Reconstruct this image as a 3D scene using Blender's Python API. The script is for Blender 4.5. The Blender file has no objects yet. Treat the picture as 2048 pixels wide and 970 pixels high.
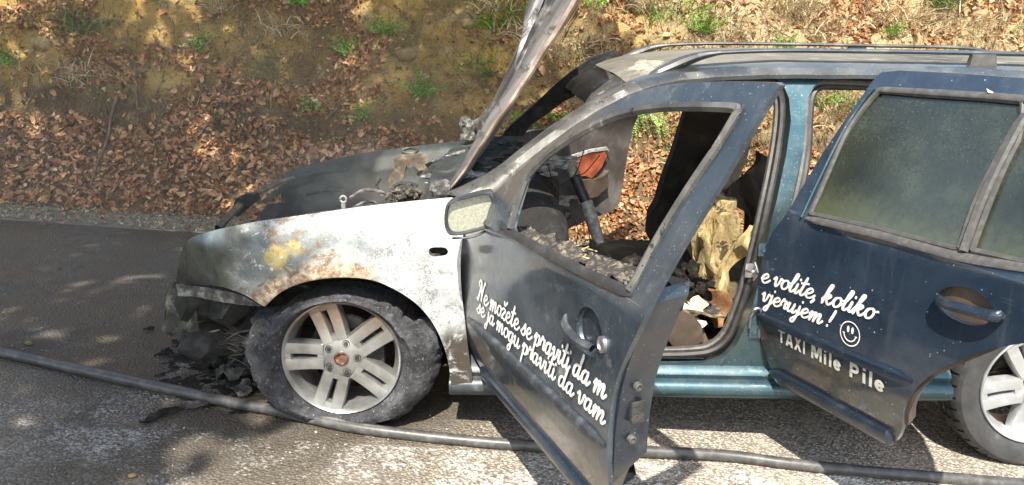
import bpy, bmesh, math, random
import numpy as np
from mathutils import Vector, Matrix, noise as mnoise
from mathutils.geometry import tessellate_polygon
R = math.radians
random.seed(7); np.random.seed(7)
SC = bpy.context.scene; COL = SC.collection
# ------------------------------------------------------------------ camera, sky, sun, exposure
CAM = np.array([0.631, -2.735, 1.499]); PIT, YAW, ROL, FOC = R(14.8), R(-0.8), R(0.43), 1650.0
_f = np.array([math.sin(YAW)*math.cos(PIT), math.cos(YAW)*math.cos(PIT), -math.sin(PIT)])
_r0 = np.array([math.cos(YAW), -math.sin(YAW), 0.0]); _u0 = np.cross(_r0, _f)
_r = math.cos(ROL)*_r0 + math.sin(ROL)*_u0; _u = -math.sin(ROL)*_r0 + math.cos(ROL)*_u0
cd = bpy.data.cameras.new('camera'); cam = bpy.data.objects.new('camera', cd); COL.objects.link(cam)
m = Matrix.Identity(4)
for i in range(3):
    m[i][0] = _r[i]; m[i][1] = _u[i]; m[i][2] = -_f[i]; m[i][3] = CAM[i]
cam.matrix_world = m
cd.sensor_width = 36; cd.lens = FOC*36/2048; cd.clip_start = .05; cd.clip_end = 3000
SC.camera = cam
SUN = Vector((-0.10, -0.70, 1.0)).normalized()          # towards the sun
w = bpy.data.worlds.new('World'); SC.world = w; w.use_nodes = True
wn = w.node_tree; bg = wn.nodes['Background']; sky = wn.nodes.new('ShaderNodeTexSky')
sky.sky_type = 'NISHITA'; sky.sun_disc = False
sky.sun_elevation = math.asin(SUN.z); sky.sun_rotation = math.atan2(SUN.x, SUN.y)
tn = wn.nodes.new('ShaderNodeMix'); tn.data_type = 'RGBA'; tn.blend_type = 'MULTIPLY'; tn.inputs[0].default_value = 1; tn.inputs[7].default_value = (1.0, .90, .76, 1)   # warm tint over the sky, takes blue out of the shade fill
wn.links.new(sky.outputs[0], tn.inputs[6]); wn.links.new(tn.outputs[2], bg.inputs[0]); bg.inputs[1].default_value = 0.15
sl = bpy.data.lights.new('sun', 'SUN'); so = bpy.data.objects.new('sun', sl); COL.objects.link(so)
so.rotation_euler = SUN.to_track_quat('Z', 'Y').to_euler(); sl.energy = 3.4; sl.angle = R(.5); sl.color = (1, .94, .83)
so.location = (0, -5, 12)
SC.view_settings.view_transform = 'Standard'; SC.view_settings.look = 'None'
SC.view_settings.exposure = 1.75; SC.view_settings.gamma = 1
# ------------------------------------------------------------------ surveying: a sighting from the lens to a known surface
def ray(px, py): return _f + (px-1024)/FOC*_r - (py-485)/FOC*_u
def hit(px, py, p0, n):
    d = ray(px, py); n = np.array(n, float); return CAM + d*(((np.array(p0)-CAM)@n)/(d@n))
def oy(px, py, y): return hit(px, py, (0, y, 0), (0, 1, 0))
GS, GZ = -.0547, .072                                     # the road falls gently towards the rear of the car
def og(px, py, h=0): return hit(px, py, (0, 0, GZ+h), (-GS, 0, 1))
def gz(x): return GZ + GS*x
def onS(px, py, S):
    y = 0.
    for _ in range(8):
        P = oy(px, py, y); y = S(P[0], P[2])
    return (P[0], P[2])
# ------------------------------------------------------------------ objects
def tag(o, label=None, cat=None, group=None, kind=None):
    for k, v in (('label', label), ('category', cat), ('group', group), ('kind', kind)):
        if v: o[k] = v
    return o
def empty(name, loc, label, cat, group=None):
    o = bpy.data.objects.new(name, None); COL.objects.link(o); o.location = loc; o.empty_display_size = .1
    return tag(o, label, cat, group)
def link(name, me, mat, parent=None):
    o = bpy.data.objects.new(name, me); COL.objects.link(o)
    if mat is not None:
        me.materials.clear()
        for q in (mat if isinstance(mat, (list, tuple)) else [mat]): me.materials.append(q)
    if parent is not None:
        o.parent = parent
        if parent.type == 'EMPTY': o.location = -Vector(parent.location)
    return o
def crv(pts, n=6, closed=False):
    P = [np.array(p, float) for p in pts]; out = []; N = len(P)
    for i in range(N if closed else N-1):
        if closed: a, b, c, d = P[(i-1) % N], P[i], P[(i+1) % N], P[(i+2) % N]
        else: a, b, c, d = P[max(i-1, 0)], P[i], P[i+1], P[min(i+2, N-1)]
        for k in range(n):
            t = k/n; out.append(.5*((2*b)+(-a+c)*t+(2*a-5*b+4*c-d)*t*t+(-a+3*b-3*c+d)*t**3))
    if not closed: out.append(P[-1])
    return out
class MB:
    def __init__(s): s.v = []; s.f = []; s.mi = []
    def add(s, vs, fs, mi=0):
        b = len(s.v); s.v += [tuple(map(float, q)) for q in vs]
        s.f += [tuple(i+b for i in q) for q in fs]; s.mi += [mi]*len(fs); return s
    def box(s, c, size, rot=None, mi=0, taper=1.0):
        x, y, z = (q/2 for q in size); vs = []
        for dz in (-1, 1):
            k = taper if dz > 0 else 1
            for dx, dy in ((-1, -1), (1, -1), (1, 1), (-1, 1)): vs.append(Vector((dx*x*k, dy*y*k, dz*z)))
        if rot is not None: vs = [rot @ q for q in vs]
        vs = [q+Vector(c) for q in vs]
        return s.add(vs, [(0, 3, 2, 1), (4, 5, 6, 7), (0, 1, 5, 4), (1, 2, 6, 5), (2, 3, 7, 6), (3, 0, 4, 7)], mi)
    def tube(s, pts, r, n=8, mi=0, flat=1.0, cap=True, up=(0, 0, 1)):
        pts = [Vector(q) for q in pts]; N = len(pts); vs = []; up = Vector(up)
        for i, p in enumerate(pts):
            t = (pts[min(i+1, N-1)]-pts[max(i-1, 0)]).normalized()
            a = t.cross(up)
            if a.length < 1e-3: a = t.cross(Vector((1, 0, 0)))
            a.normalize(); b = t.cross(a); rr = r[i] if hasattr(r, '__len__') else r
            for k in range(n):
                an = 2*math.pi*k/n; vs.append(p + a*(math.cos(an)*rr) + b*(math.sin(an)*rr*flat))
        fs = [(i*n+k, i*n+(k+1) % n, (i+1)*n+(k+1) % n, (i+1)*n+k) for i in range(N-1) for k in range(n)]
        if cap: fs += [tuple(range(n)), tuple(range((N-1)*n, N*n))[::-1]]
        return s.add(vs, fs, mi)
    def rows(s, rows, mi=0, closed=False):
        n = len(rows[0]); vs = [q for r_ in rows for q in r_]
        K = n if closed else n-1
        return s.add(vs, [(i*n+k, i*n+(k+1) % n, (i+1)*n+(k+1) % n, (i+1)*n+k) for i in range(len(rows)-1) for k in range(K)], mi)
    def lathe(s, prof, c, ax, n=48, mi=0):
        # prof = (radius, depth along the axis), c = centre, ax = (radial u, radial v, axis)
        U, V, A = (Vector(q) for q in ax); c = Vector(c); rr = []
        for k in range(n):
            a = 2*math.pi*k/n; d = U*math.cos(a)+V*math.sin(a); rr.append([c+d*p[0]+A*p[1] for p in prof])
        rr.append(rr[0]); return s.rows(rr, mi)
    def build(s, name, mat, parent=None, smooth=True, angle=38):
        me = bpy.data.meshes.new(name); me.from_pydata(s.v, [], s.f); me.validate()
        o = link(name, me, mat, parent)
        if len(s.mi) == len(me.polygons): me.polygons.foreach_set('material_index', s.mi)
        bm = bmesh.new(); bm.from_mesh(me); bmesh.ops.remove_doubles(bm, verts=bm.verts, dist=1e-5)
        bmesh.ops.recalc_face_normals(bm, faces=bm.faces); bm.to_mesh(me); bm.free()
        if smooth:
            me.polygons.foreach_set('use_smooth', [True]*len(me.polygons)); me.set_sharp_from_angle(angle=R(angle))
        return o
def panel(name, outline, mapf, mat, parent, holes=(), cell=.05, thick=.01, angle=38, jit=None, smooth=True):
    loops = [[Vector((p[0], p[1], 0)) for p in outline]]+[[Vector((p[0], p[1], 0)) for p in h] for h in holes]
    tris = tessellate_polygon(loops); vs = [v for l in loops for v in l]
    bm = bmesh.new(); bv = [bm.verts.new(v) for v in vs]
    for t in tris:
        try: bm.faces.new([bv[i] for i in t])
        except ValueError: pass
    bmesh.ops.remove_doubles(bm, verts=bm.verts, dist=1e-5)
    lo = [min(v.co[i] for v in bm.verts) for i in (0, 1)]; hi = [max(v.co[i] for v in bm.verts) for i in (0, 1)]
    for i in (0, 1):
        c = lo[i]+cell
        while c < hi[i]:
            nn = (1, 0, 0) if i == 0 else (0, 1, 0); co = (c, 0, 0) if i == 0 else (0, c, 0)
            bmesh.ops.bisect_plane(bm, geom=bm.verts[:]+bm.edges[:]+bm.faces[:], plane_co=co, plane_no=nn, dist=1e-6); c += cell
    bm.verts.index_update(); uv = [(v.co.x, v.co.y) for v in bm.verts]
    fs = [[v.index for v in f.verts] for f in bm.faces]; be = [(e.verts[0].index, e.verts[1].index) for e in bm.edges if len(e.link_faces) == 1]
    bm.free(); mb = MB(); N = len(uv)
    def mp(a, b, w_):
        p = Vector([float(q) for q in mapf(a, b, w_)])
        if jit: p += jit(p, w_)
        return p
    if thick:
        vv = [mp(a, b, 0) for a, b in uv]+[mp(a, b, thick) for a, b in uv]
        mb.add(vv, fs+[[i+N for i in q[::-1]] for q in fs]+[(a, b, b+N, a+N) for a, b in be])
    else: mb.add([mp(a, b, 0) for a, b in uv], fs)
    return mb.build(name, mat, parent, smooth, angle)
def nz(p, s=1.0, o=0.0): return mnoise.noise(Vector(p)*s+Vector((o, o*1.7, -o)))
def fbm(p, s=1.0, o=0.0):
    p = Vector(p)*s+Vector((o, -o, o*.5)); return mnoise.fractal(p, 1.0, 2.0, 4)
def lump(mb, c, size, rough=.35, sc=9, sub=3, seed=0, mi=0):
    bm = bmesh.new(); bmesh.ops.create_icosphere(bm, subdivisions=sub, radius=1)
    vs = []
    for v in bm.verts:
        d = v.co.copy(); k = 1+rough*fbm(Vector((d.x*size[0], d.y*size[1], d.z*size[2])), sc*1.0, seed)+rough*.5*nz(d, 3, seed)
        vs.append((c[0]+d.x*size[0]*k, c[1]+d.y*size[1]*k, c[2]+d.z*size[2]*k))
    mb.add(vs, [[v.index for v in f.verts] for f in bm.faces], mi); bm.free()
# ------------------------------------------------------------------ materials
class MT:
    def __init__(s, name):
        s.m = bpy.data.materials.new(name); s.m.use_nodes = True; s.t = s.m.node_tree; s.b = s.t.nodes['Principled BSDF']
        s.co = s.t.nodes.new('ShaderNodeTexCoord').outputs['Object']
        s.sx = None
    def n(s, typ, **kw):
        q = s.t.nodes.new(typ)
        for k, v in kw.items(): setattr(q, k, v)
        return q
    def set(s, sock, v):
        if hasattr(v, 'is_linked') or isinstance(v, bpy.types.NodeSocket): s.t.links.new(v, sock)
        else:
            if isinstance(v, (tuple, list)) and len(v) == 3 and sock.type == 'RGBA': v = tuple(v)+(1,)
            sock.default_value = v
    def noise(s, sc, det=4, rough=.6, dist=0, vec=None, off=None):
        q = s.n('ShaderNodeTexNoise'); q.inputs['Scale'].default_value = sc; q.inputs['Detail'].default_value = det
        q.inputs['Roughness'].default_value = rough; q.inputs['Distortion'].default_value = dist
        v = vec or s.co
        if off: v = s.vadd(v, off)
        s.t.links.new(v, q.inputs['Vector']); return q.outputs[0]
    def vadd(s, v, o):
        q = s.n('ShaderNodeVectorMath', operation='ADD'); s.t.links.new(v, q.inputs[0]); q.inputs[1].default_value = o; return q.outputs[0]
    def vscale(s, o, v=None):
        q = s.n('ShaderNodeVectorMath', operation='MULTIPLY'); s.t.links.new(v or s.co, q.inputs[0]); q.inputs[1].default_value = o; return q.outputs[0]
    def vor(s, sc, out='Distance', vec=None, feat='F1', rnd=1):
        q = s.n('ShaderNodeTexVoronoi', feature=feat); q.inputs['Scale'].default_value = sc; q.inputs['Randomness'].default_value = rnd
        s.t.links.new(vec or s.co, q.inputs['Vector']); return q.outputs[out]
    def ma(s, op, a, b=0., c=None, clamp=False):
        q = s.n('ShaderNodeMath', operation=op, use_clamp=clamp); s.set(q.inputs[0], a); s.set(q.inputs[1], b)
        if c is not None: s.set(q.inputs[2], c)
        return q.outputs[0]
    def ramp(s, f, stops, interp='LINEAR'):
        q = s.n('ShaderNodeValToRGB'); s.t.links.new(f, q.inputs[0]); e = q.color_ramp.elements; q.color_ramp.interpolation = interp
        while len(e) < len(stops): e.new(.5)
        for i, (p, c) in enumerate(stops):
            e[i].position = p
            if not isinstance(c, (tuple, list)): c = (c, c, c)
            e[i].color = tuple(c)+(1,)
        return q.outputs[0]
    def st(s, f, a, b): return s.n_map(f, a, b)
    def n_map(s, f, a, b, c=0., d=1.):
        q = s.n('ShaderNodeMapRange', interpolation_type='SMOOTHSTEP'); s.set(q.inputs[0], f)
        for i, v in enumerate((a, b, c, d)): q.inputs[i+1].default_value = v
        return q.outputs[0]
    def mix(s, f, a, b, mode='MIX'):
        q = s.n('ShaderNodeMix', data_type='RGBA', blend_type=mode); s.set(q.inputs[0], f); s.set(q.inputs[6], a); s.set(q.inputs[7], b); return q.outputs[2]
    def xyz(s):
        if s.sx is None:
            q = s.n('ShaderNodeSeparateXYZ'); s.t.links.new(s.co, q.inputs[0]); s.sx = q.outputs
        return s.sx
    def bump(s, h, st=.5, d=.01):
        q = s.n('ShaderNodeBump'); q.inputs['Strength'].default_value = st; q.inputs['Distance'].default_value = d
        s.t.links.new(h, q.inputs['Height']); s.t.links.new(q.outputs[0], s.b.inputs['Normal'])
    def fin(s, col=None, rough=None, metal=None, **kw):
        if col is not None: s.set(s.b.inputs['Base Color'], col)
        if rough is not None: s.set(s.b.inputs['Roughness'], rough)
        if metal is not None: s.set(s.b.inputs['Metallic'], metal)
        for k, v in kw.items(): s.set(s.b.inputs[k.replace('_', ' ')], v)
        return s.m
def specks(t, sc, thr, seed=(0, 0, 0)):
    v = t.vadd(t.co, seed); d = t.vor(sc, 'Distance', v); c = t.vor(sc, 'Color', v)
    q = t.n('ShaderNodeSeparateColor'); t.t.links.new(c, q.inputs[0])
    on = t.ma('GREATER_THAN', q.outputs[0], 1-thr); rad = t.ma('MULTIPLY', t.ma('POWER', q.outputs[1], 2.), .30)
    return t.ma('MULTIPLY', on, t.ma('LESS_THAN', d, rad))
def mat_paint(name, base=(.016, .027, .046), dust=.35, speck=.25, met=.5, soot=0.):
    t = MT(name); n1 = t.noise(3.2, 5, .6); n2 = t.noise(14, 4, .65)
    c = t.mix(t.ma('MULTIPLY', t.n_map(n1, .42, .75), dust), base, (.12, .13, .13))
    c = t.mix(t.ma('MULTIPLY', t.n_map(n2, .5, .8), dust*.6), c, (.2, .2, .18))
    if soot: c = t.mix(t.ma('MULTIPLY', t.n_map(t.noise(2.1, 5, .6, off=(3, 1, 2)), .5-soot*.3, .7), .9), c, (.03, .028, .026))
    s1 = specks(t, 190, speck); s2 = specks(t, 90, speck*.3, (5, 2, 1))
    c = t.mix(t.ma('MULTIPLY', s1, .45), c, (.42, .45, .48)); c = t.mix(t.ma('MULTIPLY', s2, .3), c, (.5, .52, .52))
    fl = t.ma('MULTIPLY', t.vor(900, 'Color'), .12)
    t.bump(t.ma('ADD', s1, t.ma('MULTIPLY', t.noise(60, 3), .15)), .25, .002)
    return t.fin(c, t.n_map(n2, .2, .9, .3, .55), met, Coat_Weight=.5, Coat_Roughness=.15)
M = {}
M['navy'] = mat_paint('navy_paint'); M['teal'] = mat_paint('teal_paint', (.024, .068, .088), .5, .6, .6)
M['cantrail'] = mat_paint('smoked_paint', (.05, .065, .075), .9, .4, .3, .5)
M['doorup'] = mat_paint('door_frame_paint', (.02, .035, .05), .6, .3, .35)
def simple(name, col, rough=.6, metal=0., var=.35, sc=18, bump=.3, bs=60, bd=.003, col2=None, **kw):
    t = MT(name); n1 = t.noise(sc, 5, .65); c2 = col2 or tuple(min(1, q*(1+var*1.6)) for q in col); c1 = tuple(q*(1-var) for q in col)
    c = t.ramp(n1, [(.3, c1), (.5, col), (.72, c2)]); t.bump(t.noise(bs, 5, .7), bump, bd)
    return t.fin(c, rough, metal, **kw)
M['rubber'] = simple('seal_rubber', (.025, .024, .023), .5, bump=.3, col2=(.05, .048, .046))
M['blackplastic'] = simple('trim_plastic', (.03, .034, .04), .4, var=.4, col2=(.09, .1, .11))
M['greytrim'] = simple('weathered_trim', (.065, .063, .06), .45, var=.2, sc=40, col2=(.11, .105, .10))
M['sleeve'] = simple('ashen_sleeve', (.26, .25, .24), .7, var=.5, sc=40, bump=.8, bs=80, col2=(.5, .49, .47))
M['char'] = simple('charred', (.012, .011, .010), .85, var=.5, sc=14, bump=.9, bs=45, bd=.012, col2=(.05, .047, .045))
M['charbrown'] = simple('charred_brown', (.022, .016, .012), .8, var=.5, sc=10, bump=.7, bs=40, bd=.008, col2=(.06, .045, .03))
M['chargreen'] = simple('charred_green_panel', (.028, .033, .03), .6, .2, var=.5, sc=6, bump=.5, bs=30, bd=.006, col2=(.10, .115, .105))
M['engine'] = simple('burnt_engine_parts', (.03, .028, .026), .7, .2, var=.6, sc=11, bump=.9, bs=30, bd=.015, col2=(.22, .19, .16))
M['ash'] = simple('ash_flakes', (.42, .41, .40), .9, var=.6, sc=30, bump=1, bs=70, bd=.01, col2=(.75, .74, .72))
M['ashdark'] = simple('dark_ash', (.09, .085, .08), .85, var=.8, sc=30, bump=1, bs=60, bd=.015, col2=(.38, .36, .34))
M['rust'] = simple('rust', (.10, .045, .03), .7, var=.7, sc=60, col2=(.42, .2, .14))
M['bluesteel'] = simple('steel', (.35, .35, .36), .35, .9)
M['white'] = simple('white_vinyl', (.72, .70, .66), .55, var=.32, sc=30, bump=.3, col2=(.84, .83, .80))
M['cream'] = simple('cream_vinyl', (.5, .5, .45), .5, var=.12, bump=.05, col2=(.55, .55, .5))
M['hose'] = simple('hose_rubber', (.055, .053, .052), .4, var=.4, sc=25, bump=.25, bs=90, col2=(.12, .115, .11))
M['stick'] = simple('dead_wood', (.14, .085, .045), .85, var=.4, col2=(.25, .17, .1))
M['floor'] = simple('scorched_floor', (.05, .038, .018), .75, var=.6, sc=7, bump=.8, bs=25, bd=.02, col2=(.22, .16, .05))
M['redplastic'] = simple('melted_red_lining', (.32, .075, .035), .55, var=.5, sc=8, col2=(.5, .16, .08))
M['greybrown'] = simple('scorched_door_lining', (.07, .06, .053), .6, var=.5, sc=7, col2=(.15, .135, .125))
M['brownplastic'] = simple('brown_seat_plastic', (.075, .055, .04), .45, var=.35, sc=8, col2=(.16, .12, .09))
M['bumper'] = simple('melted_bumper_plastic', (.034, .034, .026), .7, var=.7, sc=14, bump=1, bs=30, bd=.015, col2=(.24, .25, .19))
M['crust'] = simple('burnt_crust', (.014, .012, .010), .9, var=.5, sc=20, bump=1, bs=40, bd=.02, col2=(.07, .06, .05), Specular_IOR_Level=.2)
# droplets on smoked metal
t = MT('smoked_pillar'); a = t.noise(5, 5, .65); b = t.noise(26, 5, .7, vec=t.vscale((1, 1, .35)))
c = t.ramp(a, [(.3, (.035, .034, .032)), (.5, (.085, .082, .078)), (.68, (.17, .165, .155))]); c = t.mix(t.n_map(b, .60, .70), c, (.30, .285, .26))
c = t.mix(t.n_map(b, .40, .34), c, (.02, .02, .02)); c = t.mix(specks(t, 120, .25), c, (.015, .015, .015))
t.bump(b, .4, .004); M['pillar'] = t.fin(c, .45, .35)
# bonnet: scorched bright metal, streaks along its slope
t = MT('scorched_bonnet'); x, y, z = t.xyz(); cb = t.n('ShaderNodeCombineXYZ'); t.set(cb.inputs[0], t.ma('SUBTRACT', t.ma('MULTIPLY', x, .84), t.ma('MULTIPLY', z, .55))); t.set(cb.inputs[1], y); t.set(cb.inputs[2], t.ma('MULTIPLY', z, .12))
a = t.noise(9, 5, .6, vec=cb.outputs[0]); b = t.noise(25, 5, .7)
c = t.ramp(a, [(.32, (.03, .028, .027)), (.48, (.16, .15, .145)), (.56, (.42, .41, .4)), (.64, (.74, .72, .69)), (.76, (.45, .33, .24))])
c = t.mix(t.n_map(b, .52, .66), c, (.05, .045, .04)); t.bump(b, .5, .004); M['bonnet'] = t.fin(c, t.n_map(a, .3, .7, .7, .35), .45)
M['bonnetdark'] = simple('sooty_bonnet_frame', (.05, .046, .043), .6, .4, var=.6, sc=12, bump=.6, bs=40, col2=(.34, .31, .28))
M['copper'] = simple('heat_tinted_edge', (.22, .155, .12), .45, .5, var=.35, sc=12, col2=(.45, .37, .31))
# roof
t = MT('scorched_roof'); a = t.noise(2.6, 6, .65); b = t.noise(30, 5, .7, vec=t.vscale((.25, 1, 1)))
c = t.ramp(a, [(.3, (.045, .043, .035)), (.5, (.12, .11, .085)), (.7, (.19, .175, .14))]); c = t.mix(t.n_map(b, .5, .7), c, (.24, .22, .18))
x, y, z = t.xyz(); wp = t.noise(22, 5, .7)
d = t.ma('ADD', t.ma('ABSOLUTE', t.ma('SUBTRACT', x, 1.09)), t.ma('MULTIPLY', t.ma('ABSOLUTE', t.ma('SUBTRACT', y, .48)), .45))
pk = t.n_map(t.ma('ADD', d, t.ma('MULTIPLY', wp, .16)), .155, .15)
c = t.mix(t.ma('MULTIPLY', pk, t.n_map(wp, .4, .5, .3, 1)), c, (.32, .29, .23)); t.bump(b, .3, .003); M['roof'] = t.fin(c, .5, .1)
# front wing: ash white behind the arch, rust and blue grey before it, olive soot at the nose
t = MT('burnt_front_wing'); x, y, z = t.xyz()
n1 = t.noise(8, 7, .72, .8); n2 = t.noise(30, 6, .75, .4); n3 = t.noise(3.6, 6, .62, .6, off=(2, 5, 1)); n4 = t.noise(95, 4, .75); n5 = t.noise(14, 6, .75, 1.2, off=(6, 2, 8))
W = lambda n_, k: t.ma('MULTIPLY', t.ma('SUBTRACT', n_, .5), k)
r_ = t.ma('SQRT', t.ma('ADD', t.ma('POWER', t.ma('ADD', x, .02), 2.), t.ma('POWER', t.ma('SUBTRACT', z, .295), 2.)))
white = t.ramp(n3, [(.36, (.26, .28, .29)), (.48, (.38, .39, .39)), (.6, (.55, .55, .54))])
white = t.mix(t.ma('MULTIPLY', t.n_map(n5, .50, .62), .55), white, (.26, .27, .28))
cloud = t.n_map(t.ma('ADD', t.ma('MULTIPLY', n5, .5), t.ma('MULTIPLY', n4, .5)), .50, .60); white = t.mix(t.ma('MULTIPLY', cloud, t.n_map(n3, .62, .45, .1, .75)), white, (.09, .09, .095))
white = t.mix(t.n_map(n2, .64, .70), white, (.74, .74, .72)); white = t.mix(t.n_map(t.ma('ADD', x, t.ma('MULTIPLY', z, .6)), .74, .92, 0, .7), white, (.66, .67, .67))
blue = t.ramp(n3, [(.35, (.085, .105, .11)), (.5, (.17, .19, .185)), (.66, (.36, .35, .315))])
blue = t.mix(t.n_map(n5, .56, .66), blue, (.50, .46, .39)); blue = t.mix(t.ma('MULTIPLY', t.n_map(n1, .52, .60), .85), blue, (.14, .085, .05)); blue = t.mix(t.n_map(n2, .60, .66), blue, (.66, .62, .54))
blue = t.mix(t.ma('MULTIPLY', t.n_map(n4, .58, .64), .6), blue, (.06, .055, .05))
sp = t.n_map(t.noise(190, 3, .8), .50, .62); white = t.mix(t.ma('MULTIPLY', sp, t.n_map(t.noise(6, 4, .6, .4, off=(1, 8, 5)), .44, .62, .08, .85)), white, (.10, .10, .10))
f1 = t.n_map(t.ma('ADD', x, W(n1, .5)), -.02, .20)
f2 = t.ma('MULTIPLY', t.n_map(t.ma('ADD', z, W(n5, .22)), .785, .86), t.n_map(t.ma('ADD', x, W(n1, .3)), -.44, -.24)); f1 = t.ma('MAXIMUM', f1, f2)
c = t.mix(f1, blue, white)
ds = t.ma('SUBTRACT', .44, t.ma('MULTIPLY', t.ma('ABSOLUTE', t.ma('ADD', x, .02)), .04))
rustm = t.ma('MULTIPLY', t.n_map(t.ma('ADD', r_, W(n1, .16)), .425, .385), t.n_map(t.ma('ADD', x, W(n5, .12)), .15, .08))
rc = t.ramp(n2, [(.36, (.10, .055, .035)), (.46, (.25, .16, .095)), (.56, (.42, .34, .25)), (.68, (.58, .53, .45))]); c = t.mix(t.ma('MULTIPLY', rustm, .92), c, rc)
rust2 = t.ma('MULTIPLY', t.n_map(t.ma('ADD', n1, t.ma('MULTIPLY', n2, .4)), .74, .80), t.n_map(x, .12, -.1)); c = t.mix(t.ma('MULTIPLY', rust2, .8), c, (.13, .078, .045))
oc = t.ramp(n1, [(.35, (.022, .022, .017)), (.55, (.07, .072, .055)), (.72, (.16, .165, .135))])
c = t.mix(t.n_map(t.ma('ADD', x, W(n3, .35)), -.30, -.44), c, oc)
c = t.mix(t.ma('MULTIPLY', t.n_map(x, -.36, -.48), t.n_map(z, .725, .765, 0, .8)), c, t.ramp(n3, [(.4, (.10, .14, .17)), (.6, (.24, .29, .31))]))
c = t.mix(t.ma('MULTIPLY', t.n_map(t.ma('ADD', z, W(n3, .15)), .66, .56), t.n_map(x, -.38, -.48)), c, (.02, .019, .016))
def patch(px_, pz_, r0): d_ = t.ma('SQRT', t.ma('ADD', t.ma('POWER', t.ma('SUBTRACT', x, px_), 2.), t.ma('POWER', t.ma('MULTIPLY', t.ma('SUBTRACT', z, pz_), 1.15), 2.))); return t.n_map(t.ma('ADD', d_, W(n5, .10)), r0, r0-.018)
ym = t.ma('MAXIMUM', patch(-.225, .715, .055), t.ma('MULTIPLY', patch(-.16, .745, .04), .7)); ym = t.ma('MULTIPLY', ym, t.n_map(n2, .66, .52, .35, 1)); c = t.mix(t.ma('MULTIPLY', ym, .9), c, t.ramp(n2, [(.38, (.27, .21, .06)), (.6, (.44, .36, .15))]))
vr = t.vor(62, 'Distance'); ring = t.ma('MULTIPLY', t.n_map(vr, .26, .32), t.n_map(vr, .42, .36)); gate = t.ma('MULTIPLY', t.n_map(n1, .46, .56), t.n_map(x, .16, .06)); c = t.mix(t.ma('MULTIPLY', t.ma('MULTIPLY', ring, gate), .75), c, (.10, .06, .04))
low = t.ma('MULTIPLY', t.n_map(t.ma('ADD', z, W(n3, .25)), .52, .40), t.n_map(x, .3, .37)); c = t.mix(t.ma('MULTIPLY', low, t.n_map(n1, .40, .5)), c, (.045, .038, .03))
lip = t.n_map(t.ma('ADD', r_, t.ma('MULTIPLY', n4, .012)), .362, .355); c = t.mix(t.ma('MULTIPLY', lip, .75), c, (.06, .04, .03))
t.bump(t.ma('ADD', n2, t.ma('MULTIPLY', n4, .5)), .45, .004); M['wing'] = t.fin(c, t.n_map(n5, .4, .6, .38, .62), .12, Specular_IOR_Level=.5)
# door skin: blue fading into smoke near the hinge
t = MT('smoked_door_skin'); x, y, z = t.xyz(); n1 = t.noise(4, 6, .65, .4); n2 = t.noise(22, 5, .7)
c = t.ramp(n1, [(.35, (.018, .028, .040)), (.52, (.036, .050, .066)), (.7, (.066, .082, .098))])
c = t.mix(t.ma('MULTIPLY', t.n_map(t.ma('ADD', x, t.ma('MULTIPLY', n1, .2)), .70, .52), .75), c, (.095, .092, .088))
c = t.mix(t.ma('MULTIPLY', t.ma('MULTIPLY', t.n_map(z, .95, 1.0), t.n_map(t.ma('ADD', x, t.ma('MULTIPLY', n1, .15)), .98, .84)), .85), c, (.10, .092, .082))
c = t.mix(t.ma('MULTIPLY', t.n_map(z, .50, .44), t.n_map(n1, .4, .62)), c, (.085, .07, .055))  # dirt plus the road's brown reflection put into the colour below the strip
c = t.mix(t.ma('MULTIPLY', t.n_map(n2, .56, .7), .5), c, (.16, .165, .165)); s1 = specks(t, 170, .3); c = t.mix(t.ma('MULTIPLY', s1, .7), c, (.3, .32, .33))
c = t.mix(t.ma('MULTIPLY', specks(t, 90, .14, (3, 3, 3)), .8), c, (.01, .012, .014)); t.bump(t.ma('ADD', s1, n2), .2, .002)
run = t.noise(34, 4, .7, .2, vec=t.vscale((1, 1, .07))); c = t.mix(t.ma('MULTIPLY', t.n_map(run, .54, .68), .14), c, (.15, .155, .155)); scr = t.noise(12, 3, .8, .1, vec=t.vscale((.25, .25, 9))); c = t.mix(t.ma('MULTIPLY', t.n_map(scr, .66, .70), .35), c, (.26, .27, .27))
M['fdoor'] = t.fin(c, t.n_map(n2, .3, .8, .3, .5), .3, Coat_Weight=t.n_map(z, .95, .85, .3, 1.), Coat_Roughness=t.n_map(n1, .35, .7, .06, .22))
t = MT('dusty_navy_skin'); x, y, z = t.xyz(); n1 = t.noise(3, 6, .65, .4); n2 = t.noise(24, 5, .7)
c = t.ramp(n1, [(.35, (.017, .030, .052)), (.55, (.030, .047, .075)), (.72, (.058, .078, .105))])
c = t.mix(t.ma('MULTIPLY', t.n_map(z, .50, .46), t.n_map(n1, .38, .6)), c, (.05, .047, .04))  # brown reflection of the lit road put into the colour below the strip
c = t.mix(t.ma('MULTIPLY', t.n_map(z, .56, .40), t.ma('MULTIPLY', t.n_map(n2, .5, .7), .6)), c, (.13, .125, .105))
s1 = specks(t, 110, .10); c = t.mix(t.ma('MULTIPLY', s1, .7), c, (.5, .5, .5)); t.bump(t.ma('ADD', s1, t.ma('MULTIPLY', n2, .4)), .2, .002)
run = t.noise(34, 4, .7, .2, vec=t.vscale((1, 1, .07))); c = t.mix(t.ma('MULTIPLY', t.n_map(run, .54, .68), .14), c, (.15, .155, .155)); scr = t.noise(12, 3, .8, .1, vec=t.vscale((.25, .25, 9))); c = t.mix(t.ma('MULTIPLY', t.n_map(scr, .66, .70), .35), c, (.26, .27, .27))
M['rdoor'] = t.fin(c, t.n_map(n2, .3, .8, .25, .45), .35, Coat_Weight=.9, Coat_Roughness=t.n_map(n1, .35, .7, .05, .2))
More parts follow.
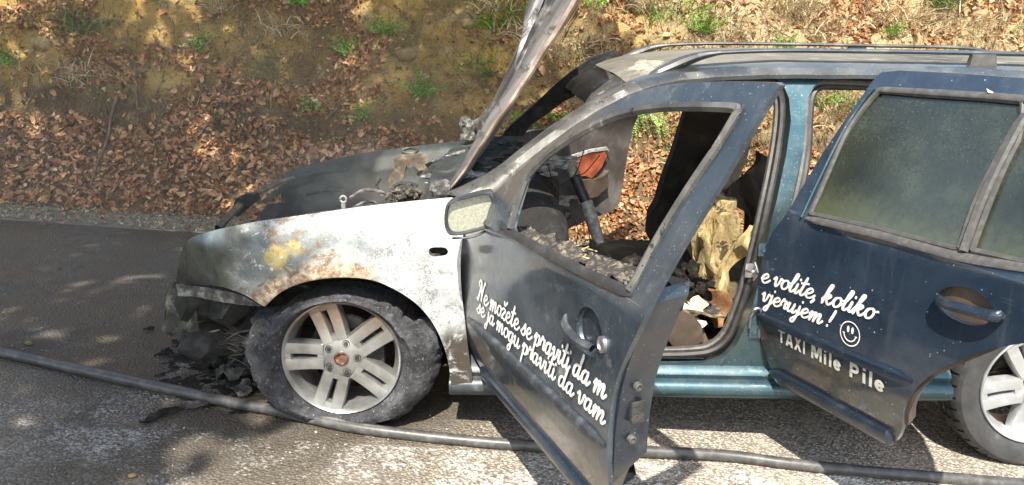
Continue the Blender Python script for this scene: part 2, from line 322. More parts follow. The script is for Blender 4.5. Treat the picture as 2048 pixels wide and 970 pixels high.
# tinted wet glass
t = MT('tinted_wet_glass'); x, y, z = t.xyz(); s1 = specks(t, 110, .6); s2 = specks(t, 160, .5, (4, 1, 3)); n1 = t.noise(3, 5, .6); n2 = t.noise(40, 5, .7)
c = t.ramp(n1, [(.35, (.010, .012, .009)), (.55, (.022, .027, .018)), (.7, (.045, .056, .038))])
wet = t.ma('MULTIPLY', t.n_map(t.ma('ADD', z, t.ma('MULTIPLY', n1, .3)), 1.15, 1.38), 1.)
c = t.mix(t.ma('MULTIPLY', s1, t.n_map(wet, 0., 1., .15, .8)), c, (.004, .005, .005)); c = t.mix(t.ma('MULTIPLY', s2, t.n_map(wet, 0., 1., .12, .35)), c, (.2, .2, .17))
c = t.mix(t.ma('MULTIPLY', t.n_map(t.ma('ADD', z, t.ma('ADD', t.ma('MULTIPLY', n2, .14), t.ma('MULTIPLY', n1, .2))), 1.22, 1.04), .5), c, (.10, .11, .055))  # greenish tree reflection painted into the lower part of the pane
dm = t.noise(115, 5, .8); c = t.mix(t.ma('MULTIPLY', t.n_map(dm, .54, .64), t.n_map(wet, 0., 1., .1, .5)), c, (.045, .047, .040)); c = t.mix(t.ma('MULTIPLY', t.n_map(dm, .46, .38), t.n_map(wet, 0., 1., .1, .7)), c, (.004, .005, .005))
t.bump(t.ma('ADD', t.ma('ADD', s1, s2), dm), .3, .002); M['glass'] = t.fin(c, t.n_map(n2, .3, .7, .04, .14), 0., Specular_IOR_Level=.9)
t = MT('dusty_mirror_glass'); n1 = t.noise(120, 5, .75); c = t.ramp(n1, [(.3, (.26, .26, .2)), (.5, (.36, .36, .29)), (.7, (.5, .5, .43))]); t.bump(n1, .3, .002); M['mirror'] = t.fin(c, .42, .3)
# wheel alloy
t = MT('wheel_alloy'); x, y, z = t.xyz(); n1 = t.noise(12, 5, .6); n2 = t.noise(60, 4, .7)
c = t.ramp(n1, [(.35, (.26, .262, .255)), (.6, (.39, .39, .38))]); hb = t.n_map(t.ma('ADD', z, t.ma('MULTIPLY', n1, .1)), .43, .56)
c = t.mix(t.ma('MULTIPLY', hb, .7), c, (.26, .17, .11)); c = t.mix(t.ma('MULTIPLY', t.n_map(n2, .6, .68), t.n_map(z, .38, .55)), c, (.55, .48, .40)); t.bump(n2, .1, .001)
M['rimburnt'] = t.fin(c, .3, .75)
M['rimclean'] = simple('clean_wheel_alloy', (.38, .39, .40), .35, .5, var=.08, bump=.05, col2=(.56, .57, .58))
t = MT('burnt_tyre'); n1 = t.noise(14, 6, .7); n2 = t.noise(90, 5, .75); c = t.ramp(n1, [(.35, (.022, .022, .024)), (.55, (.06, .06, .066)), (.72, (.13, .13, .14))])
c = t.mix(t.n_map(n2, .57, .68), c, (.24, .24, .25)); t.bump(t.ma('ADD', n1, n2), .9, .008); M['burnttyre'] = t.fin(c, .85, 0., Specular_IOR_Level=.18)
t = MT('tyre_rubber'); n1 = t.noise(10, 5, .7); n2 = t.noise(45, 5, .6); c = t.ramp(n1, [(.35, (.022, .022, .023)), (.6, (.045, .045, .046)), (.72, (.09, .09, .09))])
c = t.mix(t.n_map(t.noise(7, 3, .5, .8, off=(3, 9, 1)), .66, .68), c, (.16, .155, .14)); t.bump(n2, .25, .003); M['tyre'] = t.fin(c, .6, 0.)
t = MT('draped_foam'); n2 = t.noise(34, 6, .8, 1.2, vec=t.vscale((1.2, 1.2, .8))); n1 = t.noise(13, 6, .75, .9)
c = t.ramp(n2, [(.32, (.17, .11, .04)), (.45, (.34, .25, .105)), (.58, (.48, .38, .19)), (.72, (.64, .55, .34))]); c = t.mix(t.n_map(n1, .53, .60), c, (.06, .042, .022)); c = t.mix(t.n_map(t.noise(90, 4, .8), .60, .68), c, (.16, .10, .04))
t.bump(t.ma('ADD', n1, t.ma('MULTIPLY', n2, 1.2)), .6, .010); M['draped'] = t.fin(c, .85, 0.)
# foam
t = MT('scorched_seat_foam'); x, y, z = t.xyz(); n1 = t.noise(9, 6, .7, .5); n2 = t.noise(38, 5, .75, .5, vec=t.vscale((1.6, 1.6, .45)))
c = t.ramp(n2, [(.35, (.20, .13, .05)), (.5, (.48, .37, .17)), (.68, (.68, .58, .36))]); c = t.mix(t.n_map(n1, .55, .62), c, (.06, .04, .02))
c = t.mix(t.n_map(t.ma('ADD', z, t.ma('MULTIPLY', n1, .3)), .97, 1.03), c, (.05, .036, .016)); c = t.mix(t.n_map(t.ma('ADD', z, t.ma('MULTIPLY', n1, .3)), 1.03, 1.08), c, (.015, .012, .01)); c = t.mix(t.n_map(t.ma('ADD', z, t.ma('MULTIPLY', n1, .2)), .64, .58), c, (.34, .14, .05))
t.bump(t.ma('ADD', n1, n2), .8, .012); M['foam'] = t.fin(c, .85, 0.)
t = MT('burnt_cushion'); n1 = t.noise(13, 6, .7, .5); n2 = t.noise(50, 5, .7); c = t.ramp(n1, [(.42, (.02, .018, .016)), (.52, (.07, .06, .05)), (.58, (.3, .2, .08)), (.66, (.7, .6, .42))])
c = t.mix(t.n_map(n2, .55, .62), c, (.14, .13, .12)); t.bump(t.ma('ADD', n1, n2), 1., .02); M['cushion'] = t.fin(c, .85, 0.)
# road
t = MT('asphalt'); x, y, z = t.xyz(); v1 = t.vor(95, 'Color'); vd = t.vor(95); q = t.n('ShaderNodeSeparateColor'); t.t.links.new(v1, q.inputs[0])
st = t.ramp(q.outputs[0], [(.0, (.16, .14, .115)), (.4, (.30, .265, .215)), (.7, (.40, .355, .29)), (.88, (.56, .51, .43)), (1., (.66, .46, .30))])
c = t.mix(t.n_map(vd, .35, .7), st, (.15, .13, .11)); n1 = t.noise(1.7, 6, .65); n2 = t.noise(8, 5, .7)
c = t.mix(t.n_map(n2, .45, .8), c, (.36, .32, .26))
bx = t.ma('SQRT', t.ma('ADD', t.ma('POWER', t.ma('MULTIPLY', t.ma('ADD', x, .42), .75), 2.), t.ma('POWER', t.ma('MULTIPLY', t.ma('SUBTRACT', y, .45), .8), 2.)))
sm = t.n_map(t.ma('ADD', bx, t.ma('MULTIPLY', t.ma('SUBTRACT', n1, .5), .7)), .95, .42); c = t.mix(t.ma('MULTIPLY', sm, .95), c, (.014, .011, .009))
lf = t.n_map(t.ma('ADD', x, t.ma('MULTIPLY', t.ma('SUBTRACT', n1, .5), .8)), 1.0, -.1); c = t.mix(t.ma('MULTIPLY', lf, .62), c, (.085, .070, .050)); far = t.ma('MULTIPLY', lf, t.n_map(y, .1, .5)); c = t.mix(t.ma('MULTIPLY', far, .8), c, (.052, .043, .030))  # left road: damp, with the shade's brown tone put into the colour too
# pale dried foam and ash residue
rs = t.ma('MULTIPLY', t.n_map(t.noise(2.6, 5, .65, .8, off=(4, 6, 2)), .50, .66), t.n_map(t.noise(85, 4, .75), .48, .60)); rs = t.ma('MULTIPLY', rs, t.ma('MULTIPLY', t.n_map(x, .6, -.1), t.n_map(y, 1.0, .3)))
c = t.mix(t.ma('MULTIPLY', rs, .8), c, (.38, .36, .34))
# worn white line
wl = t.ma('MULTIPLY', t.n_map(t.ma('ADD', y, t.ma('MULTIPLY', n2, .05)), -.085, -.10), t.n_map(t.ma('ADD', y, t.ma('MULTIPLY', n2, .06)), -.36, -.32))
wm = t.ma('MULTIPLY', wl, t.n_map(t.ma('ADD', t.ma('MULTIPLY', t.noise(60, 4, .7), .65), t.ma('MULTIPLY', t.noise(6, 4, .6), .45)), .56, .66))
wm = t.ma('MULTIPLY', wm, t.n_map(x, -.6, 1.2, .22, .75)); c = t.mix(wm, c, (.66, .65, .62)); c = t.mix(specks(t, 70, .10, (1, 7, 3)), c, (.42, .38, .30))
t.bump(t.ma('SUBTRACT', 1., vd), .8, .008); wet = t.ma('MULTIPLY', t.n_map(x, 1., .1), t.n_map(n1, .38, .56)); M['asphalt'] = t.fin(c, t.n_map(wet, 0., 1., .85, .38), 0.)
M['gravelbase'] = simple('gravel_ground', (.23, .19, .12), .95, var=.5, sc=90, bump=1, bs=120, bd=.015, col2=(.45, .39, .28))
def tinted(name, stops, rough=.7, bump=.2, **kw):
    t = MT(name); a = t.n('ShaderNodeAttribute', attribute_name='tint'); c = t.ramp(a.outputs['Fac'], stops)
    c = t.mix(t.n_map(t.noise(45, 4, .7), .4, .75, 0, .35), c, (.05, .03, .015)); t.bump(t.noise(70, 3), bump, .002); return t.fin(c, rough, 0., **kw)
M['pebble'] = tinted('pebbles', [(0, (.13, .10, .06)), (.5, (.27, .22, .14)), (.85, (.38, .32, .21)), (1, (.5, .44, .33))], .9)
M['leaf'] = tinted('dead_leaves', [(0, (.10, .04, .015)), (.3, (.24, .10, .036)), (.6, (.41, .20, .08)), (.85, (.52, .32, .17)), (1, (.66, .48, .30))], .55)
M['green'] = tinted('fresh_leaves', [(0, (.05, .13, .012)), (.5, (.13, .28, .03)), (1, (.28, .46, .07))], .5)
M['grass'] = tinted('grass_blades', [(0, (.05, .10, .02)), (.5, (.12, .19, .05)), (1, (.3, .33, .12))], .6)
M['straw'] = tinted('straw_blades', [(0, (.24, .16, .08)), (.5, (.48, .37, .20)), (1, (.72, .63, .44))], .7)
M['crown'] = tinted('crown_leaves', [(0, (.04, .075, .02)), (1, (.09, .15, .04))], .6)
t = MT('clay_bank'); x, y, z = t.xyz(); n1 = t.noise(1.3, 6, .62, .6); n2 = t.noise(6, 6, .7, .4); n3 = t.noise(28, 5, .7); n4 = t.noise(2.2, 5, .6, .8, off=(9, 4, 2))
c = t.ramp(n1, [(.32, (.12, .07, .03)), (.43, (.24, .145, .05)), (.52, (.44, .28, .075)), (.61, (.56, .34, .08)), (.75, (.54, .40, .20))])
c = t.mix(t.n_map(n2, .56, .66), c, (.13, .085, .045)); c = t.mix(t.n_map(n2, .42, .34), c, (.5, .39, .21))
mo = t.ma('MULTIPLY', t.n_map(n4, .52, .62), t.n_map(n3, .35, .55)); c = t.mix(t.ma('MULTIPLY', mo, .75), c, (.075, .085, .025))
c = t.mix(t.n_map(n3, .6, .72), c, (.08, .05, .03)); c = t.mix(t.ma('MULTIPLY', t.n_map(x, .6, 2.4), t.n_map(n2, .3, .6, .3, .85)), c, (.60, .48, .27))  # paler to the right: the sunlit bank's washed brightness put into the colour
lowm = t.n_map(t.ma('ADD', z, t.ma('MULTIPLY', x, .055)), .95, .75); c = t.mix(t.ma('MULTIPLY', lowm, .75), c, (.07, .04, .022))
n6 = t.noise(80, 5, .75); c = t.mix(t.ma('MULTIPLY', t.n_map(n6, .52, .64), .38), c, (.13, .085, .03)); c = t.mix(t.ma('MULTIPLY', t.n_map(n6, .46, .36), .35), c, (.66, .5, .26)); t.bump(t.ma('ADD', t.ma('MULTIPLY', n2, 1.5), t.ma('ADD', n3, t.ma('MULTIPLY', n6, .5))), 1., .05); M['clay'] = t.fin(c, .95, 0.)
M['rock'] = simple('bank_rock', (.20, .135, .06), .9, var=.4, sc=9, bump=.9, bs=25, bd=.02, col2=(.34, .26, .13))
M['bark'] = simple('bark', (.09, .07, .05), .9)
M['wire'] = simple('burnt_wire', (.03, .028, .026), .6)
# ================================================================== the setting
def grid_sheet(name, xs, ys, zf, mat):
    mb = MB(); mb.rows([[(x, y, zf(x, y)) for y in ys] for x in xs]); o = mb.build(name, mat, None, angle=180); return tag(o, kind='structure')
def axis(lo, hi, dense_lo, dense_hi, st, far):
    a = [lo]; q = lo
    return sorted(set([lo, hi]+[dense_lo+st*i for i in range(int((dense_hi-dense_lo)/st)+1)]+[dense_lo-far*k for k in (1, 3, 8)]+[dense_hi+far*k for k in (1, 3, 8)]))
road_z = lambda x, y: gz(x) + (.004*nz((x, y, 0), 1.5))
EDGE = lambda x: 2.54+.03*nz((x, 0, 0), 1.3)+.015*nz((x, 3, 0), 7)
xs = [-900, -300, -100, -40, -15]+[-7+.12*i for i in range(130)]+[12, 20, 40, 120, 400, 900]
rws = []
for x in xs:
    e = EDGE(x); rws.append([(x, y, gz(max(min(x, 60), -60))+.004*nz((x, y, 0), 1.5)) for y in (-900, -300, -60, -12, -4, -3, -2, -1.5, -1, -.5, -.2, 0, .3, .7, 1.2, 1.8, 2.2, e-.02)]+[(x, e+.01, gz(max(min(x, 60), -60))-.03)])
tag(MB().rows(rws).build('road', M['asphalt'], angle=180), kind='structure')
FOOT = lambda x: 2.93+.06*nz((x, 0, 5), .8)+.03*nz((x, 0, 9), 3)
rws = []
for x in xs:
    b = gz(max(min(x, 60), -60)); rws.append([(x, y, b-.012+.03*(y-2.4)+.008*nz((x, y, 0), 9)) for y in (2.35, 2.5, 2.56, 2.62, 2.7, 2.78, 2.86, 2.95, 3.05, 3.2, 3.4)])
tag(MB().rows(rws).build('gravel_shoulder', M['gravelbase'], angle=180), kind='structure')
# bank: a leafy toe, then the steep clay cut, then the wood floor above
def bank_p(x, s):
    # s = distance up the profile; returns the point
    b = gz(max(min(x, 60), -60)); y0 = FOOT(x)-.03
    toe = .80+.14*nz((x, 0, 2), .7)+.08*nz((x, 4, 2), 2.3)
    if s < toe: y = y0+s*.80; z = b+.0+s*.60
    elif s < toe+3.0: k = s-toe; y = y0+toe*.80+k*.40; z = b+toe*.60+k*.915
    else: k = s-toe-3.0; y = y0+toe*.8+1.2+k*.93; z = b+toe*.6+2.745+k*.35
    amp = min(1, s/.25); st_ = min(1, max(0, (s-toe)/.3)); p = (x, y, z)
    d = amp*(.05*nz(p, 2.2)+.02*nz(p, 7)) + st_*(.17*nz(p, 1.1, 3)+.075*nz(p, 3.1, 5)+.05*abs(nz(p, 6, 1))+.022*nz(p, 14)+.012*nz(p, 32))
    return Vector((x, y-d*.85, z+d*.4))
sv = [0.0]+[.035*i for i in range(1, 80)]+[2.9, 3.1, 3.4, 3.8, 4.2, 5, 7, 12, 25, 60, 200, 700]
bxs = [-700, -200, -60, -25, -14, -9]+[-5.2+.04*i for i in range(285)]+[7, 9, 14, 25, 60, 200, 700]
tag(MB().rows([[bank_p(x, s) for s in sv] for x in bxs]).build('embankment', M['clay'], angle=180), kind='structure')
def bank_hit(px, py):
    d = Vector(ray(px, py)); o = Vector(CAM); t_ = 5.4
    while t_ < 12:
        p = o+d*t_
        lo, hi = 0., 3.5
        for _ in range(16):                                # bank point at this height
            mid = (lo+hi)/2
            if bank_p(p.x, mid).z < p.z: lo = mid
            else: hi = mid
        if bank_p(p.x, lo).y <= p.y: return bank_p(p.x, lo), lo
        t_ += .03
    return p, lo
# batches of small pieces
def batch(name, P, basis, shape, faces, tint, mat, parent=None, kind='stuff', bend=None):
    # P (n,3), basis (n,3,3) columns, shape (n,k,3) or (k,3)
    n = len(P); sh = np.broadcast_to(shape, (n,)+shape.shape[-2:]) if shape.ndim == 2 else shape; k = sh.shape[1]
    V = np.einsum('nij,nkj->nki', basis, sh)+P[:, None, :]; F = (np.array(faces)[None]+(np.arange(n)*k)[:, None, None]).reshape(-1, len(faces[0]))
    me = bpy.data.meshes.new(name); me.from_pydata(V.reshape(-1, 3).tolist(), [], F.tolist())
    at = me.attributes.new('tint', 'FLOAT', 'POINT'); at.data.foreach_set('value', np.repeat(tint, k).astype(np.float32))
    o = link(name, me, mat, parent)
    return tag(o, kind=kind) if kind else o
def rand_basis(nrm, tilt, size, rng):
    n = len(nrm); N = nrm+rng.normal(0, 1, (n, 3))*tilt[:, None]; N /= np.linalg.norm(N, axis=1)[:, None]
    a = rng.normal(0, 1, (n, 3)); a -= (a*N).sum(1)[:, None]*N; a /= np.linalg.norm(a, axis=1)[:, None]; b = np.cross(N, a)
    return np.stack([a*size[:, None], b*size[:, None], N*size[:, None]], -1)
rng = np.random.default_rng(5)
def leaf_shapes(n, rng):
    base = np.array([(-.5, 0, 0), (-.2, .26, .0), (.2, .24, .0), (.55, 0, .0), (.2, -.24, .0), (-.2, -.26, .0), (0, 0, 0), (.28, 0, 0)])
    sh = np.repeat(base[None], n, 0); w_ = rng.uniform(.7, 1.25, n)[:, None]; sh[:, :, 1] *= w_
    f = rng.uniform(-.6, 1.3, n)[:, None]; c = rng.uniform(-.7, 1.0, n)[:, None]; tw = rng.normal(0, .5, n)[:, None]
    sh[:, :, 2] = np.abs(sh[:, :, 1])*f+sh[:, :, 0]**2*c+sh[:, :, 0]*sh[:, :, 1]*tw*2
    return sh+rng.normal(0, .02, sh.shape)
LF = [(0, 5, 6), (0, 6, 1), (1, 6, 2), (2, 6, 7), (2, 7, 3), (3, 7, 4), (4, 7, 6), (4, 6, 5)]
def bank_samples(n, dens, rng, xr=(-4.8, 5.4), sr=(0, 2.6), lift=.02):
    P = []; Nn = []
    while len(P) < n:
        x = rng.uniform(*xr); s = rng.uniform(*sr)
        if rng.random() < dens(x, s):
            p = bank_p(x, s); a = bank_p(x+.03, s)-p; b = bank_p(x, s+.03)-p; nn = a.cross(b).normalized()
            if nn.y > 0: nn = -nn
            P.append(p+nn*rng.uniform(0, lift)); Nn.append(nn)
    return np.array(P), np.array(Nn)
M['clod'] = tinted('clods', [(0, (.08, .05, .02)), (.5, (.25, .16, .06)), (1, (.5, .38, .2))], .95)
def leafd(x, s):
    toe = .86+.14*nz((x, 0, 2), .7)+.2*nz((x, 7, 1), 1.9)
    if s < toe: return 1. if s > .04 else .5
    q = mnoise.noise(Vector((x*1.5, s*2.6, 3.3)))+.25*mnoise.noise(Vector((x*6, s*6, 1)))
    return .9 if q > (.21-.14*min(1, max(0, (x-.3)/1.5))) else (.04+.10*min(1, max(0, (x-.3)/1.5)))
P, Nn = bank_samples(27000, leafd, rng); n = len(P)
sz = rng.gamma(8, .0056, n).clip(.02, .08); B = rand_basis(Nn, rng.uniform(.2, 1.1, n), sz, rng)
batch('leaf_litter', P, B, leaf_shapes(n, rng), LF, np.clip(rng.beta(2, 2.4, n), 0, 1), M['leaf'])
# single leaves strewn on the gravel and the road edge
n = 420; P = np.zeros((n, 3)); P[:, 0] = rng.uniform(-4.5, 4.5, n); P[:, 1] = 2.95-np.abs(rng.normal(0, .22, n)); P[:, 2] = GZ+GS*P[:, 0]+.02
Nn = np.tile([0, 0, 1.], (n, 1)); batch('strewn_leaves', P, rand_basis(Nn, rng.uniform(.1, .5, n), rng.uniform(.03, .06, n), rng), leaf_shapes(n, rng), LF, rng.beta(2, 3, n), M['leaf'])
# gravel and loose chips
OC = np.array([(1, 0, 0), (-1, 0, 0), (0, .8, 0), (0, -.8, 0), (0, 0, .6), (0, 0, -.6), (.6, .5, .4), (-.6, .4, .4), (.3, -.6, .4)])
OF = [(0, 6, 4), (0, 2, 6), (2, 7, 6), (6, 7, 4), (7, 1, 4), (2, 1, 7), (1, 8, 4), (1, 3, 8), (3, 0, 8), (8, 0, 4)]
n = 15000; P = np.zeros((n, 3)); P[:, 0] = rng.uniform(-4.6, 5.2, n); P[:, 1] = 2.54+.42*rng.beta(1.3, 1.5, n)+.0; P[:, 2] = GZ+GS*P[:, 0]+.005+.03*(P[:, 1]-2.4)
Nn = np.tile([0, 0, 1.], (n, 1)); batch('shoulder_gravel', P, rand_basis(Nn, np.full(n, .8), rng.gamma(3, .0014, n)+.002, rng), OC+rng.normal(0, .12, (n, 9, 3)), OF, rng.random(n), M['pebble'])
n = 1500; P = np.zeros((n, 3)); P[:, 0] = rng.uniform(-3.5, 4, n); P[:, 1] = rng.uniform(-1.2, 2.5, n); P[:, 2] = GZ+GS*P[:, 0]+.002
Nn = np.tile([0, 0, 1.], (n, 1)); batch('road_grit', P, rand_basis(Nn, np.full(n, .6), rng.gamma(2, .0011, n)+.0015, rng), OC+rng.normal(0, .1, (n, 9, 3)), OF, rng.random(n), M['pebble'])
# clods and small stones on the clay face
P, Nn = bank_samples(8000, lambda x, s: 1 if s > .8 else .15, rng, lift=.005); n = len(P)
batch('clay_clods', P, rand_basis(Nn, np.full(n, .6), rng.gamma(2, .0038, n)+.003, rng), OC+rng.normal(0, .18, (n, 9, 3)), OF, rng.random(n)*.85, M['clod'])
# hair roots and dry twigs hanging on the cut: too many to count
mb = MB()
P, Nn = bank_samples(1500, lambda x, s: 1 if s > .75 else .3, rng, lift=.01)
for p, nn in zip(P, Nn):
    L = random.uniform(.08, .45); a = random.gauss(0, .55)-(math.pi/2); pts = []; q = Vector(p)+Vector(nn)*.02
    for k in range(5):
        pts.append(q.copy()); a += random.gauss(0, .22); q += Vector((math.cos(a), -.25*abs(math.sin(a))-.05, math.sin(a)))*L/4*random.uniform(.7, 1.2)+Vector(nn)*random.uniform(-.004, .012)
    mb.tube(pts, [.0035*(1-.15*k)*random.uniform(.4, 1.3) for k in range(5)], 4)
o = tag(mb.build('hanging_rootlets', M['stick'], angle=180), kind='stuff')
# straw and grass blades
def blades(name, c, n, L, spread, mat, label, cat, group=None, droop=1.0, parent=None, seed=0, lean=(0, -.6, .5)):
    r_ = random.Random(seed+int(c[0]*997)); V = []; F = []; T = []
    for i in range(n):
        p = Vector((r_.gauss(0, spread), r_.gauss(0, spread*.3), r_.gauss(0, spread*.35))); l = L*r_.uniform(.5, 1.1)
        d = Vector((r_.gauss(0, .55)+lean[0], lean[1]+r_.gauss(0, .3), lean[2]+r_.uniform(-.2, .6))).normalized(); wd = Vector((d.z+.2, r_.gauss(0, .3), -d.x)).normalized()*.004*r_.uniform(.6, 1.5); tn = r_.random(); b = len(V)
        for k in range(5):
            V += [tuple(p-wd*(1-k/4.2)), tuple(p+wd*(1-k/4.2))]; T += [tn, tn]; p = p+d*l/4; d = (d+Vector((0, -.05, -.42*droop))).normalized()
        F += [(b+2*k, b+2*k+1, b+2*k+3, b+2*k+2) for k in range(4)]
    me = bpy.data.meshes.new(name); me.from_pydata(V, [], F); at = me.attributes.new('tint', 'FLOAT', 'POINT'); at.data.foreach_set('value', T)
    o = link(name, me, mat, parent); o.location = c; return tag(o, label, cat, group)
def frond_plant(name, c, nf, L, label, cat, group=None, seed=0, leaf=.022, droop=.5, fan=1.0, lean=(0, -.5, .5), mat='green'):
    r_ = random.Random(seed); V = []; F = []; T = []; st_ = MB()
    for i in range(nf):
        a = r_.uniform(-1.3, 1.3)*fan; d = Vector((math.sin(a)+lean[0], lean[1]+r_.gauss(0, .25), math.cos(a)*.8+lean[2])).normalized(); p = Vector((r_.gauss(0, .02), 0, r_.gauss(0, .02))); l = L*r_.uniform(.55, 1.1); pts = []
        N = max(6, int(l/.014))
        for k in range(N):
            pts.append(p.copy()); p = p+d*l/N; d = (d+Vector((r_.gauss(0, .03), -.01, -droop*1.6/N))).normalized(); side = d.cross(Vector((0, -1, .3))).normalized(); up = side.cross(d)
            if k < 2: continue
            lw = leaf*(1-.75*(k/N))*r_.uniform(.6, 1.3)
            for s_ in (-1, 1):
                q = p+Vector((r_.gauss(0, .003),)*3); e = (side*s_+d*.5+up*r_.gauss(0, .35)).normalized(); f_ = e.cross(up+Vector((.1, .1, .1))*r_.gauss(0, 1)).normalized()*lw*.32; b = len(V)
                V += [tuple(q), tuple(q+e*lw*.5+f_), tuple(q+e*lw), tuple(q+e*lw*.5-f_)]; F.append((b, b+1, b+2, b+3)); T += [r_.random()]*4
        st_.tube(pts, .0016, 3)
    o = empty(name, c, label, cat, group)
    me = bpy.data.meshes.new('foliage'); me.from_pydata(V, [], F); at = me.attributes.new('tint', 'FLOAT', 'POINT'); at.data.foreach_set('value', T)
    fo = link('foliage', me, M[mat]); fo.parent = o; s2 = st_.build('stem', M['stick'], None, angle=180); s2.parent = o
    return o
ferns = [ # px, py, fronds, length, label, seed, droop
 (30, 130, 16, .22, 'bright green fern tuft at the far left edge of the clay bank', .6), (600, 14, 15, .26, 'bright fern at the top of the bank, left of the raised bonnet', .5),
 (405, 96, 10, .17, 'small green sprig under the dry root fringe in the shaded clay', .9), (700, 108, 10, .16, 'light green sprig on the clay above the far wing', .3),
 (768, 68, 12, .20, 'leafy green sprig high on the bank left of the raised bonnet', .4), (848, 192, 22, .22, 'spreading green fern in the middle of the bank left of the bonnet', .5),
 (722, 242, 9, .15, 'small green sprig low on the clay just above the far wing', .4), (632, 218, 8, .13, 'narrow drooping green sprig among roots on the orange clay', 1.4),
 (1268, 236, 26, .34, 'drooping fern seen through the front side window', 2.4), (1106, 246, 8, .15, 'small upright green shoot seen through the windscreen opening', .2),
 (1400, 66, 20, .2, 'light green leafy plant right above the front of the roof rail', .4), (1196, 20, 9, .14, 'green sprig just right of the top of the raised bonnet', .3),
 (1775, 78, 10, .13, 'small green sprig over the middle of the roof', .4), (1640, 215, 14, .26, 'green plant seen through the gap before the rear door', .9),
 (1020, 244, 7, .11, 'small green sprig between the bonnet and the far windscreen pillar', .4), (2035, 70, 8, .12, 'green sprig at the far right edge of the bank', .3),
 (1565, 100, 14, .14, 'low green plant above the roof over the centre pillar', .4)]
for i, (px, py, nf, L, lab, dr) in enumerate(ferns):
    p, s = bank_hit(px, py); frond_plant('fern', p+Vector((0, -.02, 0)), nf, L*1.35, lab, 'fern', 'green ferns and sprigs on the bank', seed=i+3, droop=dr, leaf=.028)
tufts = [ # px, py, n, L, spread, mat, label
 (170, 60, 170, .26, .16, 'grass', 'dark green grass tuft hanging on the upper left of the bank', 'grass tuft'), (160, 150, 120, .25, .14, 'straw', 'brown dry grass below the dark green tuft at left', 'dry grass tuft'),
 (975, 150, 45, .14, .03, 'grass', 'small grass tuft on the clay right beside the bonnet edge', 'grass tuft'), (1292, 20, 130, .32, .07, 'straw', 'long pale dry grass hanging above the windscreen', 'dry grass tuft'),
 (1185, 95, 110, .2, .09, 'straw', 'fan of dry grass between the bonnet and the roof', 'dry grass tuft'), (1590, 20, 150, .3, .1, 'straw', 'pale dry grass hanging above the middle of the roof', 'dry grass tuft'),
 (1880, 10, 150, .26, .06, 'grass', 'green grass tuft at the upper right of the bank', 'grass tuft'), (1640, 60, 80, .2, .1, 'straw', 'short dry grass just above the roof rail', 'dry grass tuft'),
 (1480, 230, 120, .3, .09, 'straw', 'straw grass seen between the front door frame and the centre pillar', 'dry grass tuft'), (1660, 190, 110, .26, .09, 'straw', 'straw grass seen through the gap before the rear door', 'dry grass tuft'),
 (1690, 215, 60, .22, .05, 'grass', 'green grass seen through the gap before the rear door', 'grass tuft'), (1780, 40, 110, .22, .14, 'straw', 'thin dry grass on the bright clay above the rear door', 'dry grass tuft'),
 (1960, 60, 110, .22, .14, 'straw', 'thin dry grass at the right end of the bank', 'dry grass tuft'), (1075, 262, 160, .10, .05, 'grass', 'mossy green clump seen through the windscreen opening', 'moss clump'),
 (1440, 40, 110, .2, .12, 'straw', 'tangled dry grass above the front of the roof', 'dry grass tuft'), (1335, 120, 90, .2, .1, 'grass', 'short green grass behind the front of the roof rail', 'grass tuft'),
 (440, 20, 100, .26, .05, 'straw', 'brown dry fronds hanging at the top of the bank left of centre', 'dry grass tuft'), (560, 60, 80, .2, .09, 'straw', 'dry fronds below the bright fern at the top', 'dry grass tuft')]
for i, (px, py, n, L, sp, mt, lab, cat) in enumerate(tufts):
    p, s = bank_hit(px, py); blades({'moss clump': 'moss_clump', 'grass tuft': 'grass_tuft', 'dry grass tuft': 'dry_grass_tuft'}[cat], p+Vector((0, -.02, 0)), n, L, sp, M[mt], lab, cat, 'grass tufts on the bank', droop=.8, seed=i)
for i in range(64):
    x = random.uniform(.2, 4.6); s = random.uniform(.7, 2.3); p = bank_p(x, s)
    tag(blades('dry_fringe', p+Vector((0, -.02, 0)), 40, random.uniform(.12, .34), random.uniform(.05, .16), M['straw'] if i % 5 else M['green'], None, None, droop=.8, seed=i+50), kind='stuff')
# sticks and thick roots
sticks = [([(244, 190), (232, 235), (222, 280), (205, 325), (190, 372)], .011, 'long straight stick leaning over the leaf slope at left'),
 ([(275, 120), (280, 170), (284, 230), (283, 290)], .006, 'thin dark root hanging beside the long stick'), ([(1105, 120), (1130, 60), (1160, 10)], .007, 'root rising behind the right edge of the bonnet'),
 ([(720, 0), (730, 50), (742, 95), (756, 112)], .006, 'curved root hanging at the top of the bank above the engine bay'), ([(110, 155), (150, 118), (175, 80)], .005, 'pale thin twig crossing the dark grass at left'),
 ([(430, 190), (415, 160), (400, 215), (385, 200)], .005, 'crooked twig on the orange clay, left of centre'), ([(600, 225), (625, 170), (660, 130), (690, 105)], .007, 'bent root crossing the orange clay above the far wing'),
 ([(655, 240), (690, 205), (700, 190)], .006, 'short twig low on the clay above the far wing'), ([(1355, 10), (1380, 60), (1395, 90)], .006, 'brown root above the front roof corner'),
 ([(1995, 0), (1990, 50), (1980, 95)], .006, 'pale thin stem at the upper right corner'), ([(1515, 20), (1540, 55), (1580, 80)], .006, 'dry twig lying above the roof over the centre pillar'),
 ([(1160, 212), (1190, 202), (1220, 190)], .005, 'pale twig seen through the windscreen opening'), ([(1225, 30), (1236, 70), (1240, 110)], .005, 'thin root right of the raised bonnet'),
 ([(610, 120), (560, 160), (545, 235)], .006, 'dark root on the clay left of the far wing'), ([(880, 90), (905, 130), (930, 170)], .005, 'thin root on the shaded clay left of the bonnet'),
 ([(1250, 440), (1290, 455), (1335, 470)], .004, 'dark thin twig among the leaves seen through the front door')]
